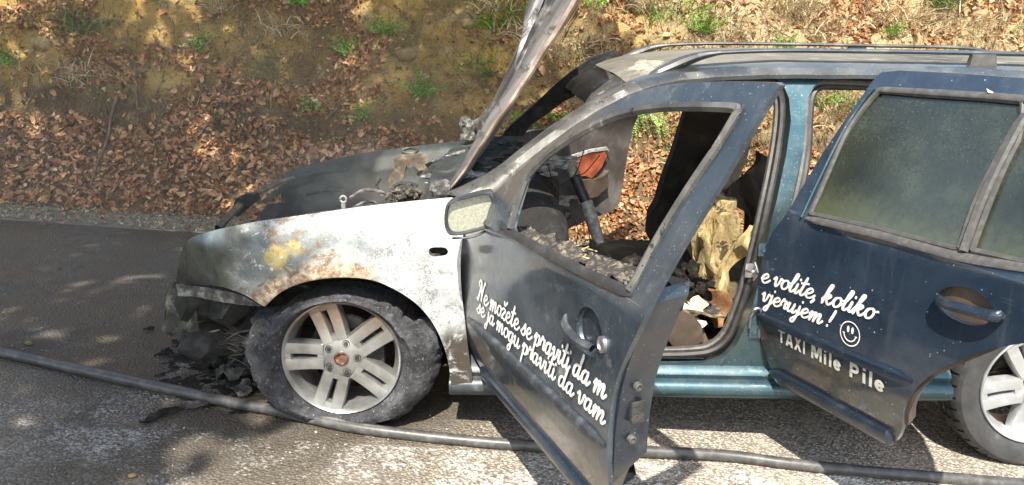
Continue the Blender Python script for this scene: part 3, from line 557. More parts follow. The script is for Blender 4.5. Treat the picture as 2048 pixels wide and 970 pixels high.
for pts, r_, lab in sticks:
    q = []
    for px, py in pts: p, s = bank_hit(px, py); q.append(p+Vector((0, -.05, .01)))
    q = crv(q, 4); mb = MB(); mb.tube(q, [r_*(1-.4*i/len(q))*(1+.15*math.sin(i*2.1)) for i in range(len(q))], 7)
    tag(mb.build('stick', M['stick'], angle=180), lab, 'stick', 'sticks and roots on the bank')
rocks = [(85, 88, .08, 'pinkish rounded stone in the shaded clay at upper left'), (290, 140, .07, 'yellow clay lump below the dark green grass'), (1785, 72, .05, 'pale stone in the bright clay above the roof'),
 (935, 40, .09, 'dark boulder bulging from the clay left of the bonnet'), (812, 110, .07, 'grey stone in the shaded clay above the engine bay'), (395, 295, .05, 'small yellow stone among the dead leaves'), (1960, 30, .07, 'clay boulder at the upper right'),
 (588, 230, .03, 'small pink stone at the foot of the orange clay')]
for i, (px, py, r_, lab) in enumerate(rocks):
    p, s = bank_hit(px, py); mb = MB(); lump(mb, p+Vector((0, .02, 0)), (r_*1.2, r_*.7, r_*.8), .3, 12, 3, i*3); tag(mb.build('stone', M['rock'], angle=180), lab, 'stone')
# ---- the shading trees on the camera's side of the road (out of frame; they give the left half its dappled shade)
def shade_tree(x, y, h, crown, n, label, seed, holes=.34):
    r_ = np.random.default_rng(seed); o = empty('roadside_tree', (x, y, gz(x)), label, 'tree', 'roadside trees'); tk = MB()
    tk.tube([(x, y, gz(x)-.3), (x+.05, y, 1.5), (x+.1, y+.15, 3.2), (x+.1, y+.4, h*.8)], [.19, .16, .13, .05], 12)
    c = np.array(crown[:3]); e = np.array(crown[3:])
    for k in range(14):
        d = r_.normal(0, 1, 3); d /= np.linalg.norm(d); q = c+d*e*r_.uniform(.6, .9); b = np.array([x+.1, y+.3, h*r_.uniform(.35, .75)]); mid = (b+q)/2+np.array([0, 0, .25]); tk.tube([b, mid, q], [.05, .03, .008], 6)
    tk.build('trunk', M['bark'], o, angle=180)
    P = []
    while len(P) < n:
        d = r_.uniform(-1, 1, 3)
        if d@d > 1: continue
        q = c+d*e
        if mnoise.noise(Vector((q-np.array([0, 0, 0]))*1.15))+.35*mnoise.noise(Vector(q*3.2)) < holes-.5: continue
        P.append(q)
    P = np.array(P); Nn = np.tile([0, -.3, 1.], (n, 1)); sh = leaf_shapes(n, r_); B = rand_basis(Nn, np.full(n, .6), r_.uniform(.13, .22, n), r_)
    f = batch('crown', P, B, sh, LF, r_.random(n), M['crown'], None, None); f.parent = o; f.location = -Vector(o.location); return o
shade_tree(-3.3, -6.6, 8.0, (-3.35, -2.9, 6.2, 2.75, 3.6, 1.5), 10500, 'broad leafy tree over the road on the camera side, left of the car', 3, .30)
shade_tree(-1.6, -4.9, 7.5, (-.75, .35, 6.7, 1.75, 1.9, .9), 2600, 'young slender tree leaning over the road from the camera side', 9, .22)
shade_tree(-7.5, -5.5, 8.0, (-7.6, -2.7, 6.3, 2.6, 3.4, 1.5), 7000, 'second leafy tree further along the road on the camera side', 4, .34)
# ================================================================== the burnt estate car
CL = Vector((1.30, .87, gz(1.30)))
car = empty('estate_car', CL, 'burnt-out dark blue estate taxi with all doors and bonnet open, standing on the road', 'car')
def wobble(a=.006, s=6., o=0.): return lambda p, w_: Vector((nz(p, s, o), nz(p, s, o+4), nz(p, s, o+8)))*a
def SW(x, z):                                              # near front wing
    return .10*max(0, min(1.3, (z-.70)/.21))**2 + .13*max(0, (-.33-x)/.25)**2 - .012*math.exp(-((math.hypot(x+.02, z-.295)-.37)/.05)**2)
def SB(x, z): return .045+.45*max(0, z-.9)                  # near body side above the sills
sw = lambda L: [onS(px, py, SW) for px, py in L]; sb = lambda L: [onS(px, py, SB) for px, py in L]
YW = 1.735
M['burnttrim'] = simple('burnt_trim_crust', (.045, .04, .035), .85, var=.7, sc=45, bump=1, bs=110, bd=.008, col2=(.30, .25, .16))
M['tanbar'] = simple('singed_bar', (.10, .078, .048), .7, .2, var=.5, sc=14, col2=(.24, .2, .13))
# --- near front wing
ot = sw([(925, 393)])+crv(sw([(925, 393), (800, 405), (650, 423), (500, 447), (430, 460), (385, 474), (366, 492), (355, 530), (350, 562)]), 5)
ot += crv(sw([(350, 562), (420, 570), (480, 585), (528, 612)]), 5)+crv(sw([(530, 612), (560, 585), (600, 567), (650, 557), (700, 555), (750, 562), (800, 585), (840, 615), (870, 655), (890, 700), (900, 740), (903, 768)]), 6)
ot += crv(sw([(906, 768), (945, 765), (937, 700), (924, 600), (922, 520), (925, 480), (931, 430), (930, 400)]), 4)
slot = crv(sw([(857, 502), (862, 494), (888, 494), (896, 502), (890, 510), (864, 511)]), 4, True)
wing = panel('front_wing', ot, lambda x, z, w_: (x, SW(x, z)+w_, z), M['wing'], car, [slot], .035, .004, jit=wobble(.004, 5))
panel('indicator_recess', [(a*1.0, b) for a, b in slot], lambda x, z, w_: (x, SW(x, z)+.03+w_, z), M['char'], wing, thick=.004)
# inward flange along the bonnet gap and around the arch
fl = crv(sw([(925, 393), (800, 405), (650, 423), (500, 447), (430, 460)]), 5)
mb = MB(); mb.rows([[(x, SW(x, z)+.003, z-.002) for x, z in fl], [(x, SW(x, z)+.03, z-.004) for x, z in fl], [(x, SW(x, z)+.035, z-.05) for x, z in fl]]); mb.build('wing_flange', M['ashdark'], wing)
ar = crv(sw([(530, 612), (560, 585), (600, 567), (650, 557), (700, 555), (750, 562), (800, 585), (840, 615), (870, 655), (890, 700), (900, 740), (903, 768)]), 6)
mb = MB(); cx, cz = -.02, .295
mb.rows([[(cx+(x-cx)*k, yy+SW(x, z), cz+(z-cz)*k) for x, z in ar] for k, yy in ((1, .004), (1.0, .018), (1.05, .022), (1.07, .30), (.9, .40), (.5, .40), (.1, .40))]); mb.build('arch_liner', M['char'], car)
# bracket under the wing, radiator side and the melted bumper corner
def pxpanel(name, pts, y, mat, parent, thick=.006, j=.012, js=8, cell=.03, yf=None, o=0):
    P = [tuple(oy(px, py, y)[[0, 2]]) for px, py in pts]
    return panel(name, P, lambda x, z, w_: (x, y+w_+(yf(x, z) if yf else 0), z), mat, parent, cell=cell, thick=thick, jit=wobble(j, js, o))
pxpanel('bumper_bracket', [(352, 568), (420, 576), (480, 590), (512, 606), (520, 612), (480, 610), (430, 602), (385, 592), (356, 592)], .06, M['ashdark'], car, j=.004)
pxpanel('bumper_remnant', [(352, 560), (366, 568), (372, 592), (398, 606), (400, 640), (398, 672), (376, 676), (362, 660), (346, 668), (328, 660), (324, 640), (334, 628), (326, 616), (330, 594), (344, 578)], .13, M['bumper'], car, .008, .03, 9, .022, o=2)
mb = MB()
for pts, r_ in (([(322, 655), (340, 668), (372, 668), (400, 676)], .006), ([(398, 690), (412, 668), (440, 660)], .007), ([(440, 690), (470, 668), (500, 660)], .006), ([(330, 620), (332, 650), (345, 672)], .006)):
    mb.tube(crv([oy(px, py, .14) for px, py in pts], 4), r_, 6, flat=.5)
mb.build('bumper_shard', M['bumper'], car)
mb = MB()
for k in range(26):
    x = random.uniform(-.66, -.30); y = random.uniform(.16, 1.55); z = random.uniform(.30, .56)
    lump(mb, (x+.1*abs(y-.87), y, z), (random.uniform(.05, .12), random.uniform(.06, .14), random.uniform(.04, .10)), .5, 7, 2, k)
tag(mb.build('front_end_wreckage', M['char'], car), kind='stuff')
pxpanel('radiator_side', [(430, 600), (520, 612), (540, 640), (520, 700), (470, 700), (440, 670), (428, 640)], .22, M['charbrown'], car, .02, .03, 7)
# --- wheels
def rimmesh(c, rz, mat, name, parent, R0=.217, rot=0):
    c = Vector(c); ux, uz, ax = Vector((1, 0, 0)), Vector((0, 0, 1)), Vector((0, 1, 0)); mb = MB()
    mb.lathe([(R0*.93, .012), (R0*.955, .002), (R0*.985, -.004), (R0, .0), (R0, .012), (R0*.95, .02), (R0*.93, .03), (R0*.88, .06), (R0*.86, .16), (R0*.9, .19), (R0*1.0, .2)], c, (ux, uz, ax), 60)
    mb.lathe([(.026, -.002), (.028, .004), (.06, .008), (.078, .014), (.082, .028), (.05, .04)], c, (ux, uz, ax), 30)
    mb.lathe([(R0*.93, .012), (R0*.9, .03), (R0*.86, .05)], c, (ux, uz, ax), 60)
    for k in range(5):
        a0 = R(36+72*k+rot)
        for s in (-1, 1):
            # one bar of the double spoke, from the hub out to the rim
            rows = []
            for i in range(7):
                t_ = i/6; r_ = .066+(R0*.945-.066)*t_; hw = .0225+.0025*t_; off = s*(.0275+.0055*t_); dep = .006+.012*math.sin(t_*2.4)-.010*t_
                e = ux*math.cos(a0)+uz*math.sin(a0); n_ = -ux*math.sin(a0)+uz*math.cos(a0); p = c+e*r_+n_*off
                prof = [(-hw, .045), (-hw, .012), (-hw*.8, .002), (0, 0), (hw*.8, .002), (hw, .012), (hw, .045)]
                rows.append([p+n_*q[0]+ax*(q[1]+dep) for q in prof])
            mb.rows(rows)
        # web joining each pair at the hub and at the rim
        e = ux*math.cos(a0)+uz*math.sin(a0); n_ = -ux*math.sin(a0)+uz*math.cos(a0)
        mb.rows([[c+e*r_+n_*q+ax*dd for q in (-.02, .02)] for r_, dd in ((.055, .010), (.088, .011), (.092, .03))])
        mb.rows([[c+e*r_+n_*q+ax*dd for q in (-.03, .03)] for r_, dd in ((.180, .03), (.186, .012), (R0*.94, .008))])
    # wedges that round the crotch between neighbouring spokes
    for k in range(5):
        a0 = R(72*k+rot); e = ux*math.cos(a0)+uz*math.sin(a0); n_ = -ux*math.sin(a0)+uz*math.cos(a0)
        mb.rows([[c+e*(.035)+n_*q+ax*.012 for q in (-.03, 0, .03)], [c+e*(.088-abs(q)*.0)+n_*q*1.25+ax*.014 for q in (-.030, 0, .030)], [c+e*.084+n_*q*1.2+ax*.05 for q in (-.03, 0, .03)]])
    o = mb.build(name, mat, parent, angle=30)
    for k in range(5):
        a0 = R(72*k+rot); p = c+(ux*math.cos(a0)+uz*math.sin(a0))*.055; b = MB()
        b.lathe([(.0, .002), (.008, .002), (.0085, .012)], p, (ux, uz, ax), 10); b.lathe([(.0085, .013), (.0125, .011), (.0135, .004), (.015, .0115)], p, (ux, uz, ax), 14)
        b.build('wheel_bolt', M['engine'] if rz else M['bluesteel'], o)
    b = MB(); b.lathe([(0, .007), (.012, .006), (.020, .004), (.022, -.002), (.0265, .003)], c, (ux, uz, ax), 24); b.build('centre_cap', M['rust'] if rz else M['rimclean'], o)
    b = MB(); b.lathe([(0, .09), (.13, .09), (.135, .1), (.0, .1)], c, (ux, uz, ax), 36); b.box(c+Vector((.11, .1, .02)), (.07, .09, .12)); b.build('brake_disc', M['engine'], o)
    return o
fw = (-.018, .015, .334)
wf = rimmesh(fw, True, M['rimburnt'], 'front_wheel', car)
# melted tyre: silhouette traced, body rolled round it
sil = [(500, 640), (524, 652), (548, 634), (575, 612), (612, 597), (700, 594), (755, 602), (800, 616), (815, 634), (834, 650), (850, 646), (868, 665), (880, 705), (876, 745), (858, 780), (820, 815), (770, 834), (700, 841), (640, 840), (575, 826), (535, 795), (505, 755), (490, 715), (486, 680)]
sp = []
for px, py in sil:
    P = oy(px, py, .06); d = P-np.array([fw[0], .06, fw[2]]); sp.append((math.atan2(d[2], d[0]), math.hypot(d[0], d[2])))
sp.sort(); SA = np.array([a for a, r_ in sp]); SR = np.array([r_ for a, r_ in sp])
def silR(a):
    a = (a+math.pi) % (2*math.pi)-math.pi; return float(np.interp(a, np.concatenate([SA-2*math.pi, SA, SA+2*math.pi]), np.tile(SR, 3)))
rows = []; NT_ = 260
for k in range(NT_+1):
    a = 2*math.pi*k/NT_; ro = max(.232, silR(a)); c_, s_ = math.cos(a), math.sin(a); row = []
    e = ro-.215; gr = fw[2]-gz(fw[0])+.0
    for q, (fr_, dp) in enumerate([(0, .012), (.12, -.004), (.35, -.012-.25*e), (.62, -.008-.2*e), (.85, .012), (.97, .035), (1.0, .06), (1.0, .085), (.99, .115), (1.0, .145), (.97, .18), (.8, .205), (.3, .2), (-.1, .19)]):
        r_ = .2155+e*fr_; p = Vector((fw[0]+r_*c_, fw[1]+dp, fw[2]+r_*s_))
        if fr_ > .1:
            am = min(1, fr_*1.3)*min(1, e/.06); p += Vector((c_, 0, s_))*(.010*am*fbm(p, 8, 3))+Vector((0, 1, 0))*(.020*am*nz(p, 7, 1)+.008*am*nz(p, 22)+.005*am*nz(p, 50))
            if dp > .03 and abs((a % (2*math.pi))-0) > 0: p += Vector((c_, 0, s_))*(-.006 if (k % 8 < 2) else .002)*am
        sg_ = max(0, (gz(p.x)+.10-p.z)/.10)
        if fr_ > .1 and dp < .05: p.y -= .018*sg_*(1-fr_*.3); p.x += .02*sg_*(1 if p.x > fw[0] else -1)
        if p.z < gz(p.x)+.004: p.z = gz(p.x)+.004
        row.append(p)
    rows.append(row)
mb = MB(); mb.rows(rows); mb.build('tyre', M['burnttyre'], wf, angle=50)
pxt = [(795, 625), (815, 640), (832, 655), (840, 690), (835, 720), (846, 700), (852, 670), (850, 645), (838, 640), (825, 652)]
pxpanel('tyre_flap', [(822, 650), (838, 642), (856, 640), (868, 665), (876, 700), (862, 712), (848, 700), (836, 712), (828, 690)], .03, M['burnttyre'], wf, .02, .02, 14, .02)
pxpanel('tyre_flap', [(490, 700), (494, 668), (510, 650), (524, 640), (540, 655), (552, 690), (540, 730), (520, 745), (500, 730)], .0, M['burnttyre'], wf, .02, .03, 10, .02, o=5)
mb = MB()
for k in range(26):
    P = oy(random.gauss(486, 9), random.gauss(690, 14), random.uniform(.0, .08)); d = Vector((-.05-.03*random.random(), random.uniform(-.03, .02), random.uniform(-.01, .05))); mb.tube([P, Vector(P)+d*.5+Vector((0, 0, .004)), Vector(P)+d*random.uniform(.6, 1.1)], .0009, 3)
tag(mb.build('exposed_steel_cord', M['wire'], wf), kind='stuff')
# sound rear wheel with treaded tyre
rw = (2.503, .03, .245)
def goodtyre(c, parent):
    Rt = .318; N = 2*84; rows = []
    prof = [(.2155, .012), (.222, .0), (.24, -.012), (.27, -.018), (.292, -.014), (.305, -.002), (.312, .010), (.3165, .022), (.3175, .036), (.3105, .038), (.3105, .046), (.318, .048), (.3185, .070), (.3115, .072), (.3115, .08), (.319, .082), (.319, .108), (.312, .11), (.312, .118), (.3185, .12), (.318, .142), (.311, .144), (.311, .152), (.3175, .154), (.316, .168), (.311, .18), (.295, .2), (.26, .2), (.22, .19)]
    for k in range(N):
        a = 2*math.pi*k/N
        for sub in (0, 1):
            aa = a+sub*(2*math.pi/N)*(.999); g = (k % 2 == 0) and False
            row = []
            gr = (k % 4 == 0)
            for q, (r_, d) in enumerate(prof):
                rr = r_-(.0055 if gr and .3085 < r_ and (d < .05 or d > .14 or (k % 8 == 0)) else 0); ph = aa+(d-.1)*.25 if r_ > .3 else aa
                row.append((c[0]+rr*math.cos(ph), c[1]+d, c[2]+rr*math.sin(ph)))
            rows.append(row)
    rows.append(rows[0]); mb = MB(); mb.rows(rows); return mb.build('tyre', M['tyre'], parent, angle=30)
wr = rimmesh(rw, False, M['rimclean'], 'rear_wheel', car, rot=12); goodtyre(rw, wr)
for nm, src, dx in (('rear_wheel', wr, 0),):
    c2 = src.copy(); COL.objects.link(c2); c2.parent = car; c2.location = src.location+Vector((0, 1.50, 0))
    for ch in list(src.children):
        d2 = ch.copy(); COL.objects.link(d2); d2.parent = c2
c2 = wf.copy(); COL.objects.link(c2); c2.parent = car; c2.location = wf.location+Vector((0, 1.50, 0))
for ch in list(wf.children):
    d2 = ch.copy(); COL.objects.link(d2); d2.parent = c2
# --- sill, centre pillar
prof = [(.16, .335), (.09, .33), (.062, .322), (.05, .312), (.03, .300), (.022, .285), (.028, .268), (.012, .262), (-.002, .25), (-.006, .232), (.0, .212), (.02, .197), (.06, .19), (.14, .188)]
mb = MB(); mb.rows([[(x, y+.004*nz((x, 0, 0), 3), z) for y, z in prof] for x in [.91+.06*i for i in range(22)]]); mb.build('sill', M['teal'], car)
mb = MB(); mb.rows([[(x, y+.004*nz((x, 0, 0), 3), z) for y, z in prof] for x in [.37+.06*i for i in range(10)]]); mb.build('shaded_burnt_sill_end', M['blackplastic'], car)  # burnt sill end, with the wing's shade put into its dark colour
mb = MB(); mb.rows([[(x, YW-y, z) for y, z in prof] for x in [.37+.06*i for i in range(31)]]); mb.build('sill', M['char'], car)
ot = sb([(1552, 158), (1566, 172), (1576, 195), (1580, 240), (1572, 310), (1548, 430), (1518, 560), (1494, 640), (1472, 690), (1444, 716), (1410, 726), (1360, 728), (1200, 728), (1200, 752), (1420, 752), (1542, 752), (1548, 700), (1552, 600), (1566, 500), (1590, 400), (1606, 300), (1610, 230), (1614, 195), (1626, 172), (1645, 158)])
bp = panel('centre_pillar', ot, lambda x, z, w_: (x, SB(x, z)+w_+.012*math.sin(z*9), z), M['teal'], car, cell=.05, thick=.09)
# raised oval pressing, hinges, striker
pts = [(x, SB(x, z)+.004, z) for x, z in sb([(1446, 728), (1466, 704), (1478, 698), (1500, 702), (1502, 738), (1490, 741), (1446, 738)])]
mb = MB(); mb.tube(crv(pts, 4, True)+[crv(pts, 4, True)[0]], .0035, 5, cap=False); mb.build('pressed_rib', M['teal'], bp)
for px, py in ((1524, 497), (1506, 660)):
    x, z = sb([(px, py)])[0]; mb = MB(); mb.box((x, SB(x, z)-.008, z), (.035, .022, .045)); mb.box((x+.025, SB(x, z)-.02, z), (.03, .014, .03)); mb.lathe([(0, -.024), (.008, -.024), (.009, -.012)], (x, SB(x, z)+.0, z), (Vector((1, 0, 0)), Vector((0, 0, 1)), Vector((0, 1, 0))), 12)
    mb.build('door_hinge', M['teal'], bp, angle=30)
x, z = sb([(1503, 636)])[0]; q = SB(x, z)-.02
mb = MB(); mb.tube(crv([(x-.012, q, z-.03), (x-.01, q-.01, z+.02), (x, q-.012, z+.045), (x+.022, q-.01, z+.04), (x+.026, q, z-.02), (x+.03, q+.01, z-.07)], 5), .005, 6); mb.build('check_strap', M['bluesteel'], bp)
x, z = sb([(1500, 540)])[0]; q = SB(x, z)-.012
mb = MB(); mb.box((x, q+.008, z), (.036, .008, .05)); mb.tube(crv([(x-.016, q, z+.0), (x-.01, q-.026, z+.005), (x+.004, q-.03, z+.008), (x+.012, q, z+.004)], 4), .004, 6); mb.tube(crv([(x+.008, q-.01, z-.03), (x+.018, q-.018, z), (x+.008, q-.01, z+.035)], 4), .004, 6); mb.build('striker', M['bluesteel'], bp)
def seal(name, L, dy, r_, mat, flat=1.4, parent=car):
    P = crv([(x, SB(x, z)+dy, z) for x, z in sb(L)], 5); mb = MB(); mb.tube(P, r_, 8, flat=flat, up=(0, 1, 0)); return mb.build(name, mat, parent)
L1 = [(1400, 158), (1500, 163), (1550, 168), (1566, 186), (1571, 230), (1562, 310), (1538, 430), (1508, 555), (1484, 632), (1462, 680), (1432, 704), (1390, 712), (1300, 714), (1100, 716), (1000, 716)]
seal('door_seal', [(a-5, b-3) for a, b in L1], .014, .013, M['rubber']); seal('door_seal', [(a-12, b-7) for a, b in L1], .034, .011, M['greytrim'])
L2 = [(1900, 172), (1760, 168), (1660, 164), (1634, 168), (1619, 185), (1614, 230), (1610, 300), (1596, 380), (1576, 450), (1560, 540)]
seal('door_seal', L2, .012, .011, M['greytrim']); seal('door_seal', [(a+12, b+9) for a, b in L2], .032, .012, M['rubber'])
mb = MB()
for i in range(2): mb.box((1.14, .085, .334), (.30, .05, .004)); break
tp = mb.build('sill_tread_plate', M['greytrim'], car)
mb = MB()
for i in range(14):
    for j in range(2): mb.lathe([(0, 0), (.004, 0), (.004, .003)], (1.01+.02*i, .075+.018*j, .3365), (Vector((1, 0, 0)), Vector((0, 1, 0)), Vector((0, 0, 1))), 8)
mb.build('tread_dots', M['blackplastic'], tp)
# --- windscreen pillar and cantrail, one swept member per side
UP = [(893, 389, .11), (960, 358, .13), (1000, 333, .145), (1080, 270, .17), (1160, 217, .20), (1220, 184, .225), (1265, 163, .24), (1330, 146, .25), (1400, 136, .255), (1560, 129, .26), (1800, 131, .26), (2050, 136, .26), (2300, 140, .26)]
LO = [(985, 408, .06), (1004, 386, .07), (1030, 352, .09), (1118, 283, .12), (1190, 232, .145), (1240, 206, .165), (1292, 184, .18), (1350, 170, .19), (1430, 162, .195), (1560, 158, .2), (1800, 158, .2), (2050, 163, .2), (2300, 168, .2)]
U_ = crv([oy(*q) for q in UP], 6); L_ = crv([oy(*q) for q in LO], 6)
def member(U_, L_, far=False):
    rows = []
    for a, b in zip(U_, L_):
        a = np.array(a); b = np.array(b); m1 = a*.68+b*.32+np.array([0, -.024, .006]); m2 = a*.3+b*.7+np.array([0, -.020, .0]); row = [a+np.array([0, .05, -.02]), a+np.array([0, .02, .004]), a, m1, m2, b, b+np.array([0, .03, .004]), b+np.array([0, .06, .01])]
        if far: row = [(q[0], YW-q[1], q[2]) for q in row]
        rows.append([Vector(tuple(map(float, q)))+Vector((0, nz(q, 14), nz(q, 14, 5)))*.003 for q in row])
    return rows
ns = 6*6
mb = MB(); mb.rows(member(U_[:ns+1], L_[:ns+1])); mb.build('windscreen_pillar', M['pillar'], car)
mb = MB(); mb.rows(member(U_[ns:], L_[ns:])); mb.build('roof_side_rail', M['cantrail'], car)
mb = MB(); mb.rows(member(U_[ns:], L_[ns:], True)); mb.build('roof_side_rail', M['char'], car)
# far windscreen pillar, broad and black, with what is left of the screen
pxpanel('windscreen_pillar', [(985, 300), (1010, 262), (1060, 218), (1100, 180), (1140, 146), (1185, 115), (1232, 100), (1240, 112), (1226, 150), (1215, 176), (1190, 182), (1160, 186), (1125, 205), (1090, 232), (1060, 250), (1045, 272), (1030, 300), (1020, 330), (985, 330)], 1.47, M['char'], car, .09, .01, 7)
# roof
hx = [1.015, 1.06, 1.127, 1.249, 1.4, 1.529, 1.775, 2.0, 2.264, 2.5, 2.8, 3.1, 3.3]; hz = [1.283, 1.302, 1.322, 1.343, 1.356, 1.363, 1.361, 1.36, 1.358, 1.352, 1.34, 1.31, 1.27]
def roofp(x, y):
    k = (y-.8675)/.61; front = .075*(1-k*k)*max(0, 1-(x-1.015)/.5); return (x-front, y, float(np.interp(x, hx, hz))+.045*(1-k**4)-.0*front)
yy = [.255, .27, .29, .32, .4, .5, .65, .8, .95, 1.1, 1.25, 1.35, 1.43, 1.46, 1.48]
rx = [1.015+.04*i for i in range(58)]
mb = MB(); mb.rows([[Vector(roofp(x, y))+Vector((0, 0, (-.012 if y in (.29, 1.43) else 0)+.004*nz((x, y, 0), 5)*(1 if x < 1.6 else .3))) for y in yy] for x in rx]); rf = mb.build('roof', M['roof'], car)
mb = MB()
hdr = []
for d_, dz in ((.0, -.003), (-.008, -.016), (-.03, -.025), (-.10, -.062), (-.125, -.095)):
    hdr.append([Vector(roofp(1.015, y))+Vector((d_+(.02*nz((y*3, d_, 0), 4) if d_ < -.05 else 0), 0, dz+.01*nz((y, d_, 1), 9))) for y in [.235+.04*i for i in range(32)]])
mb.rows(hdr); mb.build('windscreen_header', M['pillar'], rf)
mb = MB()
for k in range(9):
    y = random.choice([1.0, 1.1, 1.2, 1.3, 1.38])+random.uniform(-.05, .05); p = roofp(1.015, y); lump(mb, (p[0]-.10, y, p[2]-.10), (.03, .06, .025), .6, 12, 2, k)
tag(mb.build('melted_headlining', M['char'], rf), kind='stuff')
# roof rails
def rail(far):
    Y = .30; L = [(1294, 154), (1315, 145), (1345, 133), (1385, 117), (1420, 108), (1460, 104), (1560, 101), (1700, 102), (1850, 104), (2040, 108), (2250, 113), (2330, 126)]
    P = crv([oy(px, py, Y) for px, py in L], 6); n = len(P); mb = MB(); rr = []
    for i, p in enumerate(P):
        t_ = i/n; wz = np.interp(t_, [0, .06, .2, .34, .42, .94, 1], [.004, .016, .026, .014, .0085, .009, .004]); wy = np.interp(t_, [0, .06, .2, .34, .94, 1], [.008, .03, .03, .015, .014, .006])
        y0 = p[1]; rr.append([(p[0], (YW-(y0+wy*math.cos(q))) if far else y0+wy*math.cos(q), p[2]+wz*math.sin(q)) for q in [2*math.pi*k/10 for k in range(10)]])
    mb.rows(rr, closed=True); o = mb.build('roof_rail', M['cantrail'] if not far else M['pillar'], car)
    x = float(oy(1962, 120, Y)[0]); z = float(np.interp(x, hx, hz)); mb = MB(); mb.box((x, (YW-.292) if far else .292, z+.026), (.10, .03, .05), taper=.8); mb.build('rail_foot', M['greytrim'], o, angle=30); return o
rail(False); rail(True)
# --- near door openings' dark header
mb = MB(); mb.rows([[(x, .215+dy, float(np.interp(x, hx, hz))-.035+dz) for dy, dz in ((.0, .0), (.03, -.012), (.05, -.045), (.09, -.03))] for x in [1.0+.06*i for i in range(26)]]); mb.build('door_opening_header', M['rubber'], car)
mb = MB(); mb.rows([[(x, YW-.215-dy, float(np.interp(x, hx, hz))-.035+dz) for dy, dz in ((-.02, .0), (.03, -.012), (.05, -.045), (.09, -.03))] for x in [1.0+.06*i for i in range(26)]]); mb.build('door_opening_header', M['char'], car)
# ------------------------------------------------------------------ doors
class Door:
    def __init__(s, hx_, hy, th, far=False, k=.45):
        t_ = R(th); s.h = np.array([hx_, hy, 0.]); s.e = np.array([math.cos(t_), -math.sin(t_), 0.]); s.n = np.array([math.sin(t_), math.cos(t_), 0.]); s.k = k
        if far: s.e[1] *= -1; s.n[1] *= -1
    def map(s, u, z, w_):
        w0 = s.k*max(0, z-.9)-.010*math.sin(math.pi*min(1, max(0, (z-.27)/.63)))
        w0 += .045*max(0, (.49-z)/.2)**1.4
        p = s.h+s.e*u+s.n*(w0+w_); return (p[0], p[1], z)
    def T(s, px, py):
        P = hit(px, py, s.h, s.n)
        if P[2] > .9: P = hit(px, py, s.h+np.array([0, 0, .9]), s.n-s.k*np.array([0, 0, 1.]))
        return (float((P-s.h)@s.e), float(P[2]))
    def L(s, pts): return [s.T(*p) for p in pts]
def bar(name, door, pts, hh, out, mat, parent, w0=0, endr=True):
    # rounded moulding: pts (u,z) along the door, half height hh, standing proud by out
    rows = []; P = crv(pts, 4); n = len(P)
    for i, (u, z) in enumerate(P):
        sc = 1-.6*(i in (0, n-1)) if endr else 1
        rows.append([door.map(u, z+a*hh*sc, w0-b*out*sc) for a, b in ((-1, -.15), (-1, .35), (-.8, .8), (-.3, 1), (.3, .95), (.8, .7), (1, .3), (1, -.15))])
    mb = MB(); mb.rows(rows); mb.add([rows[0][k] for k in range(8)], [tuple(range(8))]); mb.add([rows[-1][k] for k in range(8)], [tuple(range(8))[::-1]]); return mb.build(name, mat, parent)
def doortube(name, door, pts, w_, r_, mat, parent, flat=1., closed=False, n=4):
    P = crv(pts, n, closed); P = [door.map(u, z, w_) for u, z in P]
    if closed: P = P+[P[0]]
    mb = MB(); mb.tube(P, r_, 6, flat=flat); return mb.build(name, mat, parent)
FD = Door(.43, .03, 68); RD = Door(1.47, .03, 65)
# front door
ot = FD.L([(945, 748), (934, 700), (926, 640), (921, 560), (924, 510), (932, 470), (944, 448), (968, 405), (1000, 375)])+crv(FD.L([(1006, 370), (1060, 322), (1118, 278), (1184, 230), (1236, 200), (1292, 179), (1345, 168), (1430, 163), (1552, 165)]), 4)
ot += FD.L([(1560, 171)])+crv(FD.L([(1552, 180), (1498, 268), (1430, 385), (1360, 500), (1312, 585)]), 4)+crv(FD.L([(1298, 612), (1282, 648), (1250, 725), (1232, 790), (1224, 860)]), 3)+[(1.10, .45), (1.095, .34), (1.085, .29), (1.05, .272), (.6, .272), (.12, .275), (.095, .29)]
fh = crv(FD.L([(1024, 456), (1034, 420), (1051, 364), (1068, 338)]), 3)[:-1]+crv(FD.L([(1068, 338), (1105, 304), (1160, 268), (1220, 238), (1270, 223), (1330, 215), (1400, 213)]), 3)+FD.L([(1462, 215), (1478, 220), (1476, 230)])+crv(FD.L([(1440, 290), (1380, 378), (1320, 475), (1272, 565)]), 3)+FD.L([(1262, 580)])+[(.75, .908), (.5, .897)]
rc = [(.975+.068*math.cos(a), .788+.060*math.sin(a)) for a in [2*math.pi*k/28 for k in range(28)]]
fd = panel('front_door', ot, FD.map, M['fdoor'], car, [fh, rc[::-1]], .06, .014)
fd['label'] = 'smoke-stained front door with white script lettering and no glass'
mb = MB()
for kk in range(6):
    pass
mb.rows([[FD.map(.975+.068*f_*math.cos(a), .788+.06*f_*math.sin(a), d_) for a in [2*math.pi*k/28 for k in range(29)]] for f_, d_ in ((1.02, .002), (.95, .018), (.75, .034), (.4, .042), (.02, .044))]); mb.build('handle_recess', M['navy'], fd)
pts = FD.L([(1146, 638), (1152, 650), (1168, 668), (1186, 684), (1204, 696)])
rows = []
for i, (u, z) in enumerate(crv(pts, 4)):
    t_ = i/16; hh = .017*(1-.35*t_); w0 = -.012-.012*math.sin(t_*3)
    rows.append([FD.map(u, z+a*hh, w0-b) for a, b in ((-1, 0), (-.6, .010), (.2, .014), (.9, .008), (1, 0), (0, -.008), (-1, 0))])
mb = MB(); mb.rows(rows); mb.build('handle', M['blackplastic'], fd)
u, z = FD.T(1211, 688); mb = MB()
